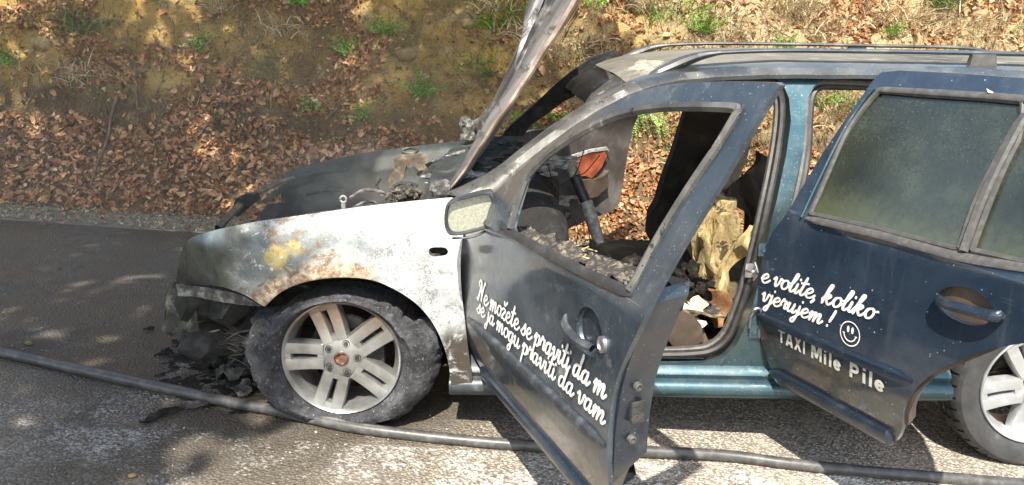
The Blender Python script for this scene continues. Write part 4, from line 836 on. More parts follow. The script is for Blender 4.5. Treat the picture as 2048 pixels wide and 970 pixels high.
mb.rows([[FD.map(u+rr*math.cos(a), z+rr*1.1*math.sin(a), w_) for a in [2*math.pi*k/20 for k in range(21)]] for rr, w_ in ((.019, .0), (.018, -.008), (.012, -.010), (.010, -.005), (.001, -.005))]); mb.build('door_lock', M['bluesteel'], fd)
bar('rub_strip', FD, [FD.T(942, 636), FD.T(1080, 762), FD.T(1217, 890)], .017, .014, M['blackplastic'], fd)
bar('lower_moulding', FD, [(.07, .315), (.4, .318), (.8, .318), (1.08, .316)], .026, .022, M['navy'], fd)
bar('window_trim', FD, [FD.T(1002, 455), FD.T(1080, 498), FD.T(1170, 545), FD.T(1266, 590)], .012, .007, M['rubber'], fd)
doortube('window_seal', FD, [(a, b) for a, b in fh[6:-2]], -.003, .008, M['pillar'], fd, 1.5, n=2)
doortube('window_divider', FD, FD.L([(1022, 458), (1034, 416), (1052, 362)]), -.004, .011, M['pillar'], fd)
# inner shell and its shut face
ish = [(.05, .36), (.04, .6), (.05, .84), (.3, .875), (.6, .90), (.9, .925), (1.19, .955), (1.205, .93), (1.19, .87), (1.15, .78), (1.125, .70), (1.11, .6), (1.105, .5), (1.09, .40), (1.05, .345), (.98, .33), (.5, .33), (.1, .33)]
shell = panel('door_inner_shell', ish, lambda u, z, w_: FD.map(u-(.03*w_/.11 if u > 1 else 0)-(.05 if (u > 1 and z < .45) else 0)*w_/.11, z+(.06*w_/.11 if z < .5 else 0), .015+w_), M['navy'], fd, cell=.06, thick=.105)
for u, z in ((1.118, .70), (1.104, .56)):
    mb = MB(); c = Vector(FD.map(u, z, .06)); ax = Vector(FD.e); mb.lathe([(0, .008), (.006, .008), (.0065, .012), (.010, .010), (.0115, .0)], c-ax*.002, (Vector(FD.n), Vector((0, 0, 1)), ax), 14); mb.build('lock_screw', M['greytrim'], fd)
mb = MB(); c = Vector(FD.map(1.108, .63, .07)); mb.box(c, (.012, .035, .05), Matrix.Rotation(-R(68), 3, 'Z')); mb.build('door_latch', M['char'], fd)
# charred stuff along the belt
rows = []
for i in range(240):
    u = .31+.0036*i; zb = .884+.074*(u-.325); row = []
    for j in range(15):
        w_ = .006+.0078*j; q = (u*1.0, w_, 0); hgt = .012*math.sin(math.pi*min(1, j/11))+.018*max(-.3, fbm(q, 16, 1))+.010*nz(q, 60)+.006*nz(q, 130); row.append(FD.map(u, zb-.004+hgt, w_+.006*nz(q, 45, 3)))
    row.append(FD.map(u, zb-.06, .125)); rows.append(row)
mb = MB(); mb.rows(rows)
tag(mb.build('burnt_inner_trim', M['burnttrim'], fd), kind='stuff')
mb = MB()
for k in range(10):
    u = random.uniform(.62, .98); p = Vector(FD.map(u, .93+random.uniform(-.01, .012), random.uniform(.03, .07))); mb.tube([p, p+Vector((random.uniform(-.03, .03), 0, random.uniform(-.008, .012)))], .004, 4, flat=.5)
tag(mb.build('yellow_scraps', M['draped'], fd), kind='stuff')
# mirror
mo = [FD.T(px, py) for px, py in ((895, 404), (915, 396), (975, 386), (986, 392), (989, 425), (986, 446), (975, 458), (930, 468), (903, 466), (893, 455), (891, 425))]
mirc = oy(940, 428, -.18)
def MP(px, py, d=0): q = oy(px, py, -.18); return (float(q[0]), -.18+d+(q[0]-mirc[0])*.25, float(q[2]))
mL = [(893, 412), (903, 401), (940, 392), (975, 386), (985, 391), (990, 412), (988, 442), (976, 456), (940, 465), (908, 468), (894, 458), (890, 435)]
mc = (939, 428); rows = []
C_ = crv(mL, 4, True)
for f_, d_ in ((.86, .012), (.88, .0), (.93, -.012), (1.0, -.012), (1.03, .01), (.98, .06), (.8, .10), (.4, .125), (.02, .13)):
    rows.append([MP(mc[0]+(px-mc[0])*f_, mc[1]+(py-mc[1])*f_, d_) for px, py in C_]+[MP(mc[0]+(C_[0][0]-mc[0])*f_, mc[1]+(C_[0][1]-mc[1])*f_, d_)])
mb = MB(); mb.rows(rows); mir = mb.build('door_mirror', M['blackplastic'], fd)
mb = MB(); mb.add([MP(mc[0]+(px-mc[0])*.87, mc[1]+(py-mc[1])*.87, .008) for px, py in C_], [tuple(range(len(C_)))]); mb.build('mirror_glass', M['mirror'], mir, smooth=False)
mb = MB(); a = Vector(MP(975, 448, .05)); b = Vector(FD.map(*FD.T(1000, 452), 0)); mb.tube([a, (a+b)/2+Vector((0, 0, -.01)), b], [.028, .024, .03], 8, flat=.6)
q = crv([MP(905, 474, .0), MP(940, 474, -.005), MP(970, 464, .0), MP(984, 450, .01)], 4); mb.tube(q, .004, 6); mb.build('mirror_arm', M['blackplastic'], fd)
# rear door
ot = RD.L([(1536, 778), (1528, 760), (1522, 700), (1519, 640), (1521, 560), (1531, 500), (1548, 462)])+crv(RD.L([(1575, 425), (1610, 365), (1655, 292), (1705, 218), (1745, 162)]), 4)+RD.L([(1762, 145), (1800, 141), (1900, 146), (2048, 156)])
ot += [(.85, 1.37), (.95, 1.35), (1.02, 1.2), (1.07, 1.0), (1.08, .9), (1.05, .82), (1.0, .775)]+crv(RD.L([(2048, 686), (1985, 698), (1920, 722), (1868, 748), (1828, 785), (1805, 825), (1797, 855)]), 4)+RD.L([(1786, 872), (1770, 889), (1750, 893)])+[(.5, .268), (.1, .276)]
ga = crv(RD.L([(1621, 428), (1645, 374), (1690, 272), (1731, 212), (1756, 184)]), 3)+RD.L([(1764, 181), (1840, 188), (1972, 196), (2044, 203)])+crv(RD.L([(2046, 228), (1999, 310), (1949, 410), (1919, 496)]), 3)+RD.L([(1910, 498), (1760, 459)])
gb = crv(RD.L([(1944, 501), (1976, 415), (2008, 338), (2047, 262)]), 3)+[(.80, 1.30), (.86, 1.29), (.92, 1.2), (.98, 1.0), (.97, .965)]+RD.L([(2048, 524)])
rrc = [(.768+.082*math.cos(a), .795+.047*math.sin(a)) for a in [2*math.pi*k/30 for k in range(30)]]
rd = panel('rear_door', ot, RD.map, M['rdoor'], car, [ga, gb, rrc], .06, .014)
rd['label'] = 'clean dark blue rear door with intact wet tinted glass and white lettering'
for g_ in (ga, gb): panel('window_glass', g_, lambda u, z, w_: RD.map(u, z, .008+w_), M['glass'], rd, cell=.15, thick=.005, angle=60)
doortube('window_seal', RD, ga, .0, .0075, M['greytrim'], rd, 1.3, True, 1); doortube('window_seal', RD, gb, .0, .0075, M['greytrim'], rd, 1.3, True, 1)
bar('window_trim', RD, RD.L([(1612, 436), (1760, 469), (1915, 512), (2048, 534)])+[(.98, .945)], .012, .012, M['greytrim'], rd)
bar('window_trim', RD, RD.L([(1755, 178), (1840, 183), (1972, 191), (2046, 197)])+[(.82, 1.315)], .009, .010, M['greytrim'], rd)
doortube('window_divider', RD, RD.L([(1929, 502), (1962, 412), (2004, 322), (2050, 236)]), -.006, .013, M['greytrim'], rd, .8)
doortube('chrome_edge', RD, RD.L([(1604, 434), (1636, 366), (1684, 270), (1726, 206), (1750, 178)]), -.004, .005, M['teal'], rd)
mb = MB(); mb.rows([[RD.map(.768+.082*f_*math.cos(a), .795+.047*f_*math.sin(a), d_) for a in [2*math.pi*k/30 for k in range(31)]] for f_, d_ in ((1.02, .002), (.95, .018), (.75, .034), (.4, .042), (.02, .044))]); mb.build('handle_recess', M['navy'], rd)
rows = []
for i, (u, z) in enumerate(crv(RD.L([(1880, 593), (1905, 604), (1960, 618), (2000, 628), (2016, 632)]), 4)):
    t_ = i/16; hh = np.interp(t_, [0, .08, .5, .9, 1], [.006, .014, .015, .016, .008]); w0 = -.010-.022*math.sin(t_*math.pi)
    rows.append([RD.map(u, z+a*hh, w0-b) for a, b in ((-1, 0), (-.8, .007), (0, .012), (.8, .007), (1, 0), (.7, -.007), (-.7, -.007), (-1, 0))])
mb = MB(); mb.rows(rows); mb.build('handle', M['navy'], rd)
bar('rub_strip', RD, RD.L([(1520, 629), (1680, 700), (1829, 762)]), .017, .014, M['navy'], rd)
bar('lower_moulding', RD, [(.04, .305), (.3, .305), (.50, .303), (.575, .305)], .030, .024, M['navy'], rd)
ish = [(.06, .34), (.05, .6), (.07, .84), (.3, .88), (.9, .92), (1.03, .93), (1.0, .82), (.93, .77)]+RD.L([(1985, 702), (1920, 728), (1868, 754), (1830, 792), (1808, 832), (1802, 855)])+[(.55, .34)]
panel('door_inner_shell', ish, lambda u, z, w_: RD.map(u-.05*w_/.1*(u > .5), z, .015+w_), M['brownplastic'], rd, cell=.08, thick=.07)
# ------------------------------------------------------------------ lettering
G = {
 'e': (.70, [[(.02, .38), (.3, .45), (.52, .75), (.36, 1.), (.12, .72), (.1, .3), (.3, .0), (.55, .1), (.78, .42)]]),
 'm': (1.12, [[(.0, .62), (.14, .98), (.17, .6), (.13, .0)], [(.15, .15), (.32, .82), (.45, .98), (.5, .7), (.46, .0)], [(.48, .15), (.66, .82), (.8, .98), (.86, .7), (.82, .2), (.94, .0), (1.16, .36)]]),
 'o': (.72, [[(.42, .98), (.16, .84), (.07, .4), (.25, .02), (.5, .16), (.58, .6), (.42, .98)], [(.46, .96), (.6, .8), (.8, .86)]]),
 'ž': (.66, [[(.04, .84), (.2, 1.), (.48, .9), (.28, .5), (.05, .06), (.3, .1), (.52, .0), (.7, .3)], [(.18, 1.62), (.32, 1.32), (.58, 1.7)]]),
 't': (.50, [[(.28, 1.85), (.2, 1.), (.14, .3), (.28, .0), (.54, .34)], [(.0, 1.2), (.52, 1.32)]]),
 's': (.62, [[(-.04, .25), (.2, .6), (.38, 1.06), (.42, .7), (.48, .3), (.3, .0), (.08, .12)], [(.44, .22), (.68, .42)]]),
 'p': (.74, [[(-.02, .6), (.17, 1.02), (.14, .2), (.04, -.95)], [(.16, .5), (.34, .94), (.54, .84), (.56, .36), (.38, .02), (.2, .14)], [(.48, .1), (.78, .42)]]),
 'r': (.60, [[(-.02, .45), (.16, 1.12), (.24, .88), (.42, .94), (.4, .5), (.44, .08), (.66, .36)]]),
 'a': (.80, [[(.52, .84), (.32, .98), (.1, .7), (.08, .22), (.24, .0), (.44, .28), (.54, .95)], [(.55, .98), (.5, .3), (.6, .0), (.84, .4)]]),
 'v': (.68, [[(-.02, .72), (.14, .98), (.2, .4), (.3, .02), (.48, .36), (.56, .96), (.72, .84)]]),
 'i': (.38, [[(.12, .98), (.08, .3), (.2, .0), (.42, .4)], [(.2, 1.45), (.21, 1.52)]]),
 'd': (.82, [[(.52, .84), (.32, .98), (.1, .7), (.08, .22), (.24, .0), (.44, .28), (.56, 1.)], [(.64, 1.95), (.55, .9), (.52, .25), (.64, .0), (.86, .4)]]),
 'j': (.42, [[(.2, .98), (.18, .0), (.08, -.8), (-.12, -.92), (-.14, -.6), (.2, -.08), (.45, .36)], [(.28, 1.45), (.29, 1.52)]]),
 'g': (.78, [[(.5, .84), (.3, .98), (.1, .7), (.08, .22), (.24, .0), (.44, .28), (.52, .95)], [(.54, .98), (.48, .0), (.36, -.8), (.12, -.92), (.1, -.6), (.5, -.06), (.8, .36)]]),
 'u': (.82, [[(-.02, .7), (.12, .98), (.1, .3), (.24, .0), (.44, .28), (.56, .98)], [(.56, .98), (.52, .3), (.62, .0), (.86, .4)]]),
 'l': (.46, [[(-.02, .36), (.28, 1.2), (.38, 1.85), (.24, 1.9), (.14, 1.), (.12, .2), (.26, .0), (.5, .4)]]),
 'k': (.76, [[(-.02, .36), (.28, 1.3), (.38, 1.88), (.24, 1.85), (.14, .9), (.06, .0)], [(.12, .45), (.34, .96), (.5, .88), (.4, .6), (.22, .5)], [(.26, .52), (.42, .1), (.56, .0), (.8, .4)]]),
 'N': (1.02, [[(.0, 1.45), (-.06, 1.75), (.18, 2.05), (.3, 1.8), (.2, .8), (.06, .0), (-.1, .1)], [(.32, 1.95), (.5, 1.), (.62, .1)], [(.62, .1), (.70, 1.1), (.84, 2.0), (.98, 1.9)]]),
 ',': (.32, [[(.1, .14), (.12, -.05), (.0, -.34)]]), '!': (.4, [[(.3, 1.85), (.24, 1.2), (.16, .6)], [(.1, .1), (.12, .18)]]), ' ': (.38, [])}
G['th'] = G['t']
def script_text(name, door, text, p0, p1, xh, mat, parent, wd=.14):
    tot = sum(G[c][0] for c in text); mb = MB(); u = 0.; du = (p1[0]-p0[0])/tot; k = 0
    for c in text:
        adv, strokes = G[c]
        for stt in strokes:
            P = crv([((u+x+.22*(y-.5)*1.0), y) for x, y in stt], 6); n = len(P); row = []; k += 1
            for i, q in enumerate(P):
                a, b = P[max(i-1, 0)], P[min(i+1, n-1)]; t_ = np.array([(b[0]-a[0])*du/xh, b[1]-a[1]]); t_ /= (np.linalg.norm(t_)+1e-9); nn = np.array([-t_[1], t_[0]]); hw = wd*(.62+.55*abs(t_[1])**1.5*(1 if t_[1] < 0 else .55)); hw *= 1 if 0 < i < n-1 else .75
                base = p0[1]+(p1[1]-p0[1])*(q[0]/tot)
                for s in (-1, 1): row.append((p0[0]+q[0]*du+s*nn[0]*hw*xh, base+(q[1]+s*nn[1]*hw)*xh))
            V = [door.map(a, b, -.0022-.00006*k) for a, b in row]; mb.add(V, [(2*i, 2*i+1, 2*i+3, 2*i+2) for i in range(n-1)])
            for (ce, i0) in ((P[0], 0), (P[-1], n-1)):            # rounded brush ends
                base = p0[1]+(p1[1]-p0[1])*(ce[0]/tot); h0 = wd*.85*xh; D = [door.map(p0[0]+ce[0]*du+h0*math.cos(2*math.pi*j/10), base+ce[1]*xh+h0*math.sin(2*math.pi*j/10), -.0024-.00006*k) for j in range(10)]; mb.add(D, [tuple(range(10))])
        u += adv
    return mb.build(name, mat, parent, smooth=False)
script_text('script_lettering', FD, 'Ne možete se praviti da m', (.174, .615), (1.090, .662), .036, M['white'], fd)
script_text('script_lettering', FD, 'se ja mogu praviti da vam', (.165, .567), (1.092, .598), .034, M['white'], fd)
script_text('script_lettering', RD, 'e volite, koliko', (.006, .640), (.498, .663), .034, M['white'], rd)
script_text('script_lettering', RD, 'vjerujem !', (.016, .574), (.340, .583), .033, M['white'], rd)
# smiling face emblem, drawn with rings and discs
mb = MB(); cu, cz_ = .414, .592
def ringpts(r0, r1, a0, a1, n, w_):
    V = []
    for i in range(n+1):
        a = a0+(a1-a0)*i/n
        for rr in (r0, r1): V.append(RD.map(cu+rr*math.cos(a), cz_+rr*math.sin(a), w_))
    return V, [(2*i, 2*i+1, 2*i+3, 2*i+2) for i in range(n)]
mb.add(*ringpts(.036, .0395, 0, 2*math.pi, 40, -.0030)); mb.add(*ringpts(.0215, .0255, R(195), R(345), 18, -.0031))
for s in (-1, 1):
    mb.add([RD.map(cu+s*.0085+.005*math.cos(a), cz_+.013+.011*math.sin(a), -.0032) for a in [2*math.pi*k/14 for k in range(14)]], [tuple(range(14))])
    mb.add([RD.map(cu+s*.024+.005*math.cos(a)+.0, cz_-.003+.0025*math.sin(a), -.0033) for a in [2*math.pi*k/10 for k in range(10)]], [tuple(range(10))])
mb.build('smiling_face_emblem', M['white'], rd, smooth=False)
BG = {'T': (.78, [[(0, .89), (.78, .89)], [(.39, .8), (.39, 0)]]), 'A': (.86, [[(.12, 0), (.40, 1)], [(.46, 1), (.74, 0)], [(.24, .27), (.62, .27)]]), 'X': (.84, [[(.12, 0), (.72, 1)], [(.12, 1), (.72, 0)]]), 'I': (.34, [[(.17, 0), (.17, 1)]]),
 'M': (1.04, [[(.13, 0), (.13, 1)], [(.24, 1), (.52, .14)], [(.80, 1), (.52, .14)], [(.91, 0), (.91, 1)]]), 'i': (.34, [[(.17, 0), (.17, .72)], [(.17, .84), (.17, 1)]]), 'l': (.34, [[(.17, 0), (.17, 1)]]),
 'e': (.68, [[(.14, .37), (.57, .37)], [(.34+.23*math.cos(R(a)), .36+.27*math.sin(R(a))) for a in range(0, 331, 15)]]), 'P': (.80, [[(.14, 0), (.14, 1)]]+[[(.14, .89), (.42, .89)]+[(.42+.20*math.cos(R(a)), .68+.21*math.sin(R(a))) for a in range(90, -91, -15)]+[(.14, .47)]])}
def block_text(name, door, text, p0, p1, cap, mat, parent):
    tot = sum(BG[c][0] for c in text)+.12*(len(text)-1); du = (p1[0]-p0[0])/tot; mb = MB(); u = 0.; k = 0
    for c in text:
        adv, ss = BG[c]
        for s_ in ss:
            k += 1; n = len(s_); V = []; hw = .104
            for i, q in enumerate(s_):
                a, b = s_[max(i-1, 0)], s_[min(i+1, n-1)]; tx, ty = (b[0]-a[0]), (b[1]-a[1]); l = math.hypot(tx, ty); nx, ny = -ty/l*hw, tx/l*hw
                if n == 2 and abs(ty) > .5 and abs(tx) > .05: nx, ny = (-hw*1.12, 0)
                for sg in (1, -1): V.append(door.map(p0[0]+(u+q[0]+sg*nx)*du, p0[1]+(q[1]+sg*ny)*cap, -.0024-.00008*k))
            mb.add(V, [(2*i, 2*i+1, 2*i+3, 2*i+2) for i in range(n-1)])
        u += adv+.12
    return tag(mb.build(name, mat, parent, smooth=False), kind='stuff')
block_text('block_lettering', RD, 'TAXI', (.108, .455), (.238, .455), .050, M['cream'], rd)
block_text('block_lettering', RD, 'Mile', (.262, .455), (.392, .455), .050, M['cream'], rd)
block_text('block_lettering', RD, 'Pile', (.424, .455), (.560, .455), .050, M['cream'], rd)
# ------------------------------------------------------------------ far doors, far centre pillar
FF = Door(.43, YW-.03, 43, True); FR = Door(1.47, YW-.03, 52, True)
ot = [(.03, .3), (.0, .6), (.02, .88), (.3, .92), (.6, .945), (.9, .96), (1.13, .985), (1.17, .95), (1.15, .8), (1.12, .7), (1.10, .5), (1.06, .42), (.98, .38), (.5, .32)]
f2 = panel('front_door', ot, FF.map, M['greybrown'], car, (), .06, .05, jit=wobble(.012, 6)); f2['label'] = 'scorched inner side of the far front door with melted red lining'
pr = [(1146, 316), (1180, 304), (1208, 300), (1213, 312), (1205, 334), (1184, 356), (1160, 350), (1144, 336)]
def onFF(px, py, w_=.055): P = hit(px, py, FF.h+FF.n*w_, FF.n); return (float((P-FF.h)@FF.e), float(P[2]))
panel('red_lining', [onFF(*p) for p in pr], lambda u, z, w_: FF.map(u, z, .058+w_), M['redplastic'], f2, cell=.04, thick=.006, jit=wobble(.01, 12))
panel('arm_rest', [onFF(*p) for p in [(1150, 356), (1185, 362), (1213, 340), (1212, 372), (1190, 392), (1160, 396)]], lambda u, z, w_: FF.map(u, z, .06+w_), M['brownplastic'], f2, cell=.04, thick=.03, jit=wobble(.02, 8))
panel('lining_rim', [onFF(*p) for p in [(1136, 312), (1180, 298), (1212, 293), (1218, 306), (1213, 300), (1180, 304), (1146, 316)]], lambda u, z, w_: FF.map(u, z, .06+w_), M['ash'], f2, cell=.05, thick=.01)
ot = [(.03, .3), (.0, .6), (.02, .9), (.4, .95), (.8, .97), (.85, .9), (.8, .7), (.65, .5), (.6, .3)]
r2 = panel('rear_door', ot, FR.map, M['charbrown'], car, (), .08, .05, jit=wobble(.01, 6)); r2['label'] = 'blackened inner side of the far rear door'
P = [oy(px, py, 1.47) for px, py in [(1372, 150), (1372, 228), (1352, 290), (1330, 360), (1316, 400), (1300, 425), (1296, 470), (1310, 500), (1330, 560), (1420, 560), (1400, 480), (1435, 380), (1466, 300), (1480, 230), (1482, 150)]]
panel('centre_pillar', [(p[0], p[2]) for p in P], lambda x, z, w_: (x, 1.47+w_, z), M['charbrown'], car, cell=.05, thick=.1, jit=wobble(.012, 6))
# ------------------------------------------------------------------ cabin
mb = MB(); mb.rows([[(x, y, .27+.03*nz((x, y, 0), 6)+.018*nz((x, y, 0), 19)+(.09 if .78 < y < .96 else 0)) for y in [.1+.04*i for i in range(39)]] for x in [.25+.05*i for i in range(60)]]); mb.build('floor_pan', M['floor'], car, angle=70)
mb = MB()
for k in range(70): lump(mb, (random.uniform(.5, 2.0), random.uniform(.2, 1.5), .31+random.uniform(-.02, .03)), (random.uniform(.03, .09), random.uniform(.03, .09), random.uniform(.01, .03)), .8, 10, 2, k)
tag(mb.build('floor_debris', M['crust'], car), kind='stuff')
def dashlump():
    mb = MB(); rows = []
    for i in range(46):
        y = .13+1.47*i/45; row = []
        for k in range(16):
            a = math.pi*2*k/15; p = Vector((.60+.19*math.cos(a), y, .70+.17*math.sin(a))); p.x += .035*fbm(p, 5, 1); p.z += .045*fbm(p, 4, 7); row.append(p)
        if i in (0, 1, 44, 45):
            cc = Vector((.60, y, .70)); row = [cc+(q-cc)*(.02 if i in (0, 45) else .55)+Vector((0, .05*(1 if i > 20 else -1)*(0 if i in (0, 45) else -.3), 0)) for q in row]
        rows.append(row)
    mb.rows(rows); return mb
dash = dashlump().build('dashboard', M['char'], car, angle=60)
mb = MB()
rows = [[(x, y, z+.02*nz((x, y, z), 8)) for y in [.1+.05*i for i in range(32)]] for x, z in ((.33, .9), (.38, .86), (.40, .7), (.36, .5), (.42, .3), (.5, .27))]; mb.rows(rows); mb.build('bulkhead', M['char'], car)
rows = [[(x+.05*(1-((y-.87)/.75)**2)*-1, y, z+.012*nz((x, y, z), 9)) for y in [.12+.05*i for i in range(31)]] for x, z in ((.28, .87), (.30, .90), (.36, .905), (.42, .925), (.48, .93), (.52, .90), (.56, .86))]
mb = MB(); mb.rows(rows); mb.build('scuttle_panel', M['chargreen'], car, angle=60)
mb = MB()
for px, py, y, s_ in ((1140, 316, 1.0, .03), (1130, 330, .95, .04), (1112, 402, 1.05, .03), (1130, 396, 1.08, .035), (1148, 394, 1.1, .022), (1106, 322, 1.0, .05), (1086, 336, .95, .04), (1126, 408, 1.05, .02), (1092, 348, .95, .03)):
    P = oy(px, py, y); mb = MB(); lump(mb, P, (s_*1.3, s_*.8, s_*.3), 1.2, 24, 3, px); mb.build('ash_flake', M['ash'], dash)
mb = MB(); P = oy(1131, 429, 1.0); lump(mb, P, (.026, .03, .026), .35, 22, 3, 5); mb.build('burnt_knob', M['ashdark'], dash)
# steering wheel, half burnt away
c = Vector(oy(1048, 468, .47)); A = Vector((.86, 0, .5)).normalized(); U = Vector((0, 1, 0)); V = A.cross(U)
mb = MB(); pts = [c+U*(.14*math.cos(a))+V*(.14*math.sin(a))+Vector((0, 0, .003*math.sin(a*9))) for a in [2*math.pi*k/40 for k in range(41)]]
mb.tube(pts, [.019+.003*math.sin(k*1.7) for k in range(41)], 8, cap=False)
for a in (R(20), R(160), R(270)): mb.tube([c-A*.03, c+(U*math.cos(a)+V*math.sin(a))*.138], [.03, .016], 6, flat=.5)
mb.tube([c-A*.2, c-A*.01], [.03, .04], 10); swl = mb.build('steering_wheel', M['sleeve'], car)
mb = MB()
for k in range(5): a = R(190+22*k); lump(mb, c+(U*math.cos(a)+V*math.sin(a))*.15, (.03, .035, .02), .9, 22, 2, k)
mb.build('melted_wheel_cover', M['ashdark'], swl)
for px, py in ((1042, 420), (1034, 440), (1052, 446), (1048, 408)): mb = MB(); lump(mb, oy(px, py, .4), (.035, .03, .022), 1., 24, 3, px); mb.build('ash_flake', M['ash'], swl)
# charred tube with a sleeve, sloping from the dashboard
a = oy(1138, 322, .95); b = oy(1150, 352, .93); d = oy(1172, 405, .88); e = oy(1200, 488, .80)
mb = MB(); mb.tube([a, (a+b)/2, b], [.026, .026, .026], 14); mb.build('collapsed_tube_end', M['sleeve'], car); mb = MB(); mb.tube([b, d], [.025, .025], 14); mb.build('collapsed_tube_sleeve', M['blackplastic'], car); mb = MB(); mb.tube([d, (d*.7+e*.3), (d+e)/2, e*.8+d*.2, e], [.030, .031, .029, .027, .020], 14); mb.build('collapsed_tube', M['sleeve'], car)
for k, L in enumerate(([(1168, 300), (1150, 350), (1120, 372)], [(1200, 310), (1170, 345), (1150, 352)], [(1100, 350), (1112, 390), (1120, 420)], [(1096, 330), (1104, 372), (1094, 420)], [(1150, 440), (1156, 465), (1150, 500)], [(1175, 450), (1180, 480), (1176, 505)])):
    mb = MB(); mb.tube(crv([oy(px, py, .9) for px, py in L], 4), .0022, 4); mb.build('burnt_wire', M['wire'], car)
# passenger-side seat base remains (olive-brown ash) and driver's seat with torn foam
def slab(name, P0, ex, ez, n0, nu, nv, thick, mat, parent, hole=None, amp=.03, sc=6, o=0, top=None):
    P0, ex, ez, n0 = map(Vector, (P0, ex, ez, n0)); keep = lambda u, v: hole is None or not hole(u, v); mb = MB(); idx = {}; vs = []
    def vid(i, j, s):
        if (i, j, s) not in idx:
            u, v = i/nu, j/nv; tl = 1 if top is None else top(u); p = P0+ex*u+ez*(v*tl)+n0*(thick*s*(.5+.5*math.sin(math.pi*min(1, max(0, u*.9+.05)))))
            p += n0*(amp*fbm(p, sc, o))+ex.normalized()*(amp*.5*nz(p, sc*1.5, o+3)); idx[(i, j, s)] = len(vs); vs.append(p)
        return idx[(i, j, s)]
    fs = []; K = {(i, j): keep((i+.5)/nu, (j+.5)/nv) for i in range(nu) for j in range(nv)}
    for (i, j), k in K.items():
        if not k: continue
        for s in (0, 1): q = [vid(i, j, s), vid(i+1, j, s), vid(i+1, j+1, s), vid(i, j+1, s)]; fs.append(q if s else q[::-1])
        for di, dj, a, b in ((-1, 0, (0, 0), (0, 1)), (1, 0, (1, 0), (1, 1)), (0, -1, (0, 0), (1, 0)), (0, 1, (0, 1), (1, 1))):
            if not K.get((i+di, j+dj), False): fs.append([vid(i+a[0], j+a[1], 0), vid(i+b[0], j+b[1], 0), vid(i+b[0], j+b[1], 1), vid(i+a[0], j+a[1], 1)])
    mb.add(vs, fs); return mb.build(name, mat, parent, angle=50)
def seathole(u, v): return mnoise.noise(Vector((u*4+2, v*4.5, 1.1))) > .30 or (v > .8 and mnoise.noise(Vector((u*5, v*5, 8))) > -.05)
seat = slab('driver_seat', (1.16, .22, .46), (0, .52, 0), (.24, 0, -.03), (0, 0, .10), 26, 16, .07, M['cushion'], car, amp=.04, sc=9)
slab('seat_cushion', (1.02, .24, .44), (0, .50, 0), (.32, 0, .0), (0, 0, .08), 26, 20, .06, M['cushion'], seat, amp=.05, sc=9, o=4)
for nm, pl, y, mt, th in (('seat_back_shell', [(1398, 424), (1440, 392), (1480, 358), (1530, 312), (1552, 320), (1540, 400), (1520, 470), (1502, 520), (1494, 480), (1490, 440), (1466, 410), (1440, 404), (1412, 430)], .62, 'charbrown', .05),
  ('seat_back', [(1384, 520), (1386, 476), (1398, 440), (1422, 412), (1450, 398), (1474, 400), (1470, 440), (1450, 478), (1440, 520), (1424, 566), (1404, 556)], .56, 'draped', .10),
  ('torn_foam_fold', [(1446, 436), (1464, 428), (1480, 436), (1474, 478), (1464, 530), (1454, 566), (1440, 590), (1424, 572), (1416, 530), (1428, 482)], .46, 'draped', .06),
  ('torn_foam_fold', [(1506, 456), (1488, 504), (1466, 548), (1456, 600), (1442, 622), (1428, 604), (1432, 572), (1448, 536), (1466, 500), (1486, 468)], .38, 'draped', .05),
  ('torn_foam_fold', [(1400, 470), (1412, 462), (1420, 500), (1416, 560), (1406, 566), (1398, 520)], .50, 'draped', .05),
  ('singed_seat_edge', [(1424, 586), (1446, 580), (1456, 600), (1446, 648), (1430, 656), (1420, 620)], .36, 'rustfoam', .05)):
    M.setdefault('rustfoam', simple('singed_orange_foam', (.26, .12, .05), .85, var=.5, sc=20, bump=1, col2=(.45, .26, .12)))
    pxpanel(nm, pl, y, M[mt], seat, th, .032, 9, .014, yf=lambda x, z: .03*math.sin(x*48+z*12), o=pl[0][0]*.1)
P = [oy(px, py, .20) for px, py in [(1296, 628), (1322, 614), (1352, 618), (1380, 630), (1402, 652), (1408, 680), (1392, 692), (1348, 695), (1336, 680), (1330, 664), (1312, 650), (1296, 648)]]
panel('seat_side_trim', [(p[0], p[2]) for p in P], lambda x, z, w_: (x, .20+w_, z), M['brownplastic'], seat, cell=.03, thick=.04, jit=wobble(.006, 9))
P = [oy(px, py, .235) for px, py in [(1296, 612), (1340, 612), (1400, 640), (1420, 690), (1400, 704), (1296, 704)]]
panel('seat_rail_cover', [(p[0], p[2]) for p in P], lambda x, z, w_: (x, .235+w_, z), M['brownplastic'], seat, cell=.05, thick=.06)
mb = MB()
for k in range(60): lump(mb, (random.uniform(.98, 1.36), random.uniform(.22, .7), .50+random.uniform(-.02, .05)), (random.uniform(.012, .035), random.uniform(.012, .035), random.uniform(.01, .025)), 1., 25, 2, k)
tag(mb.build('charred_foam_crumbs', M['crust'], seat), kind='stuff')
M['pale'] = simple('pale_foam', (.66, .54, .34), .85, col2=(.85, .8, .66)); M['amber'] = simple('amber_foam', (.62, .36, .10), .7, col2=(.8, .55, .25))
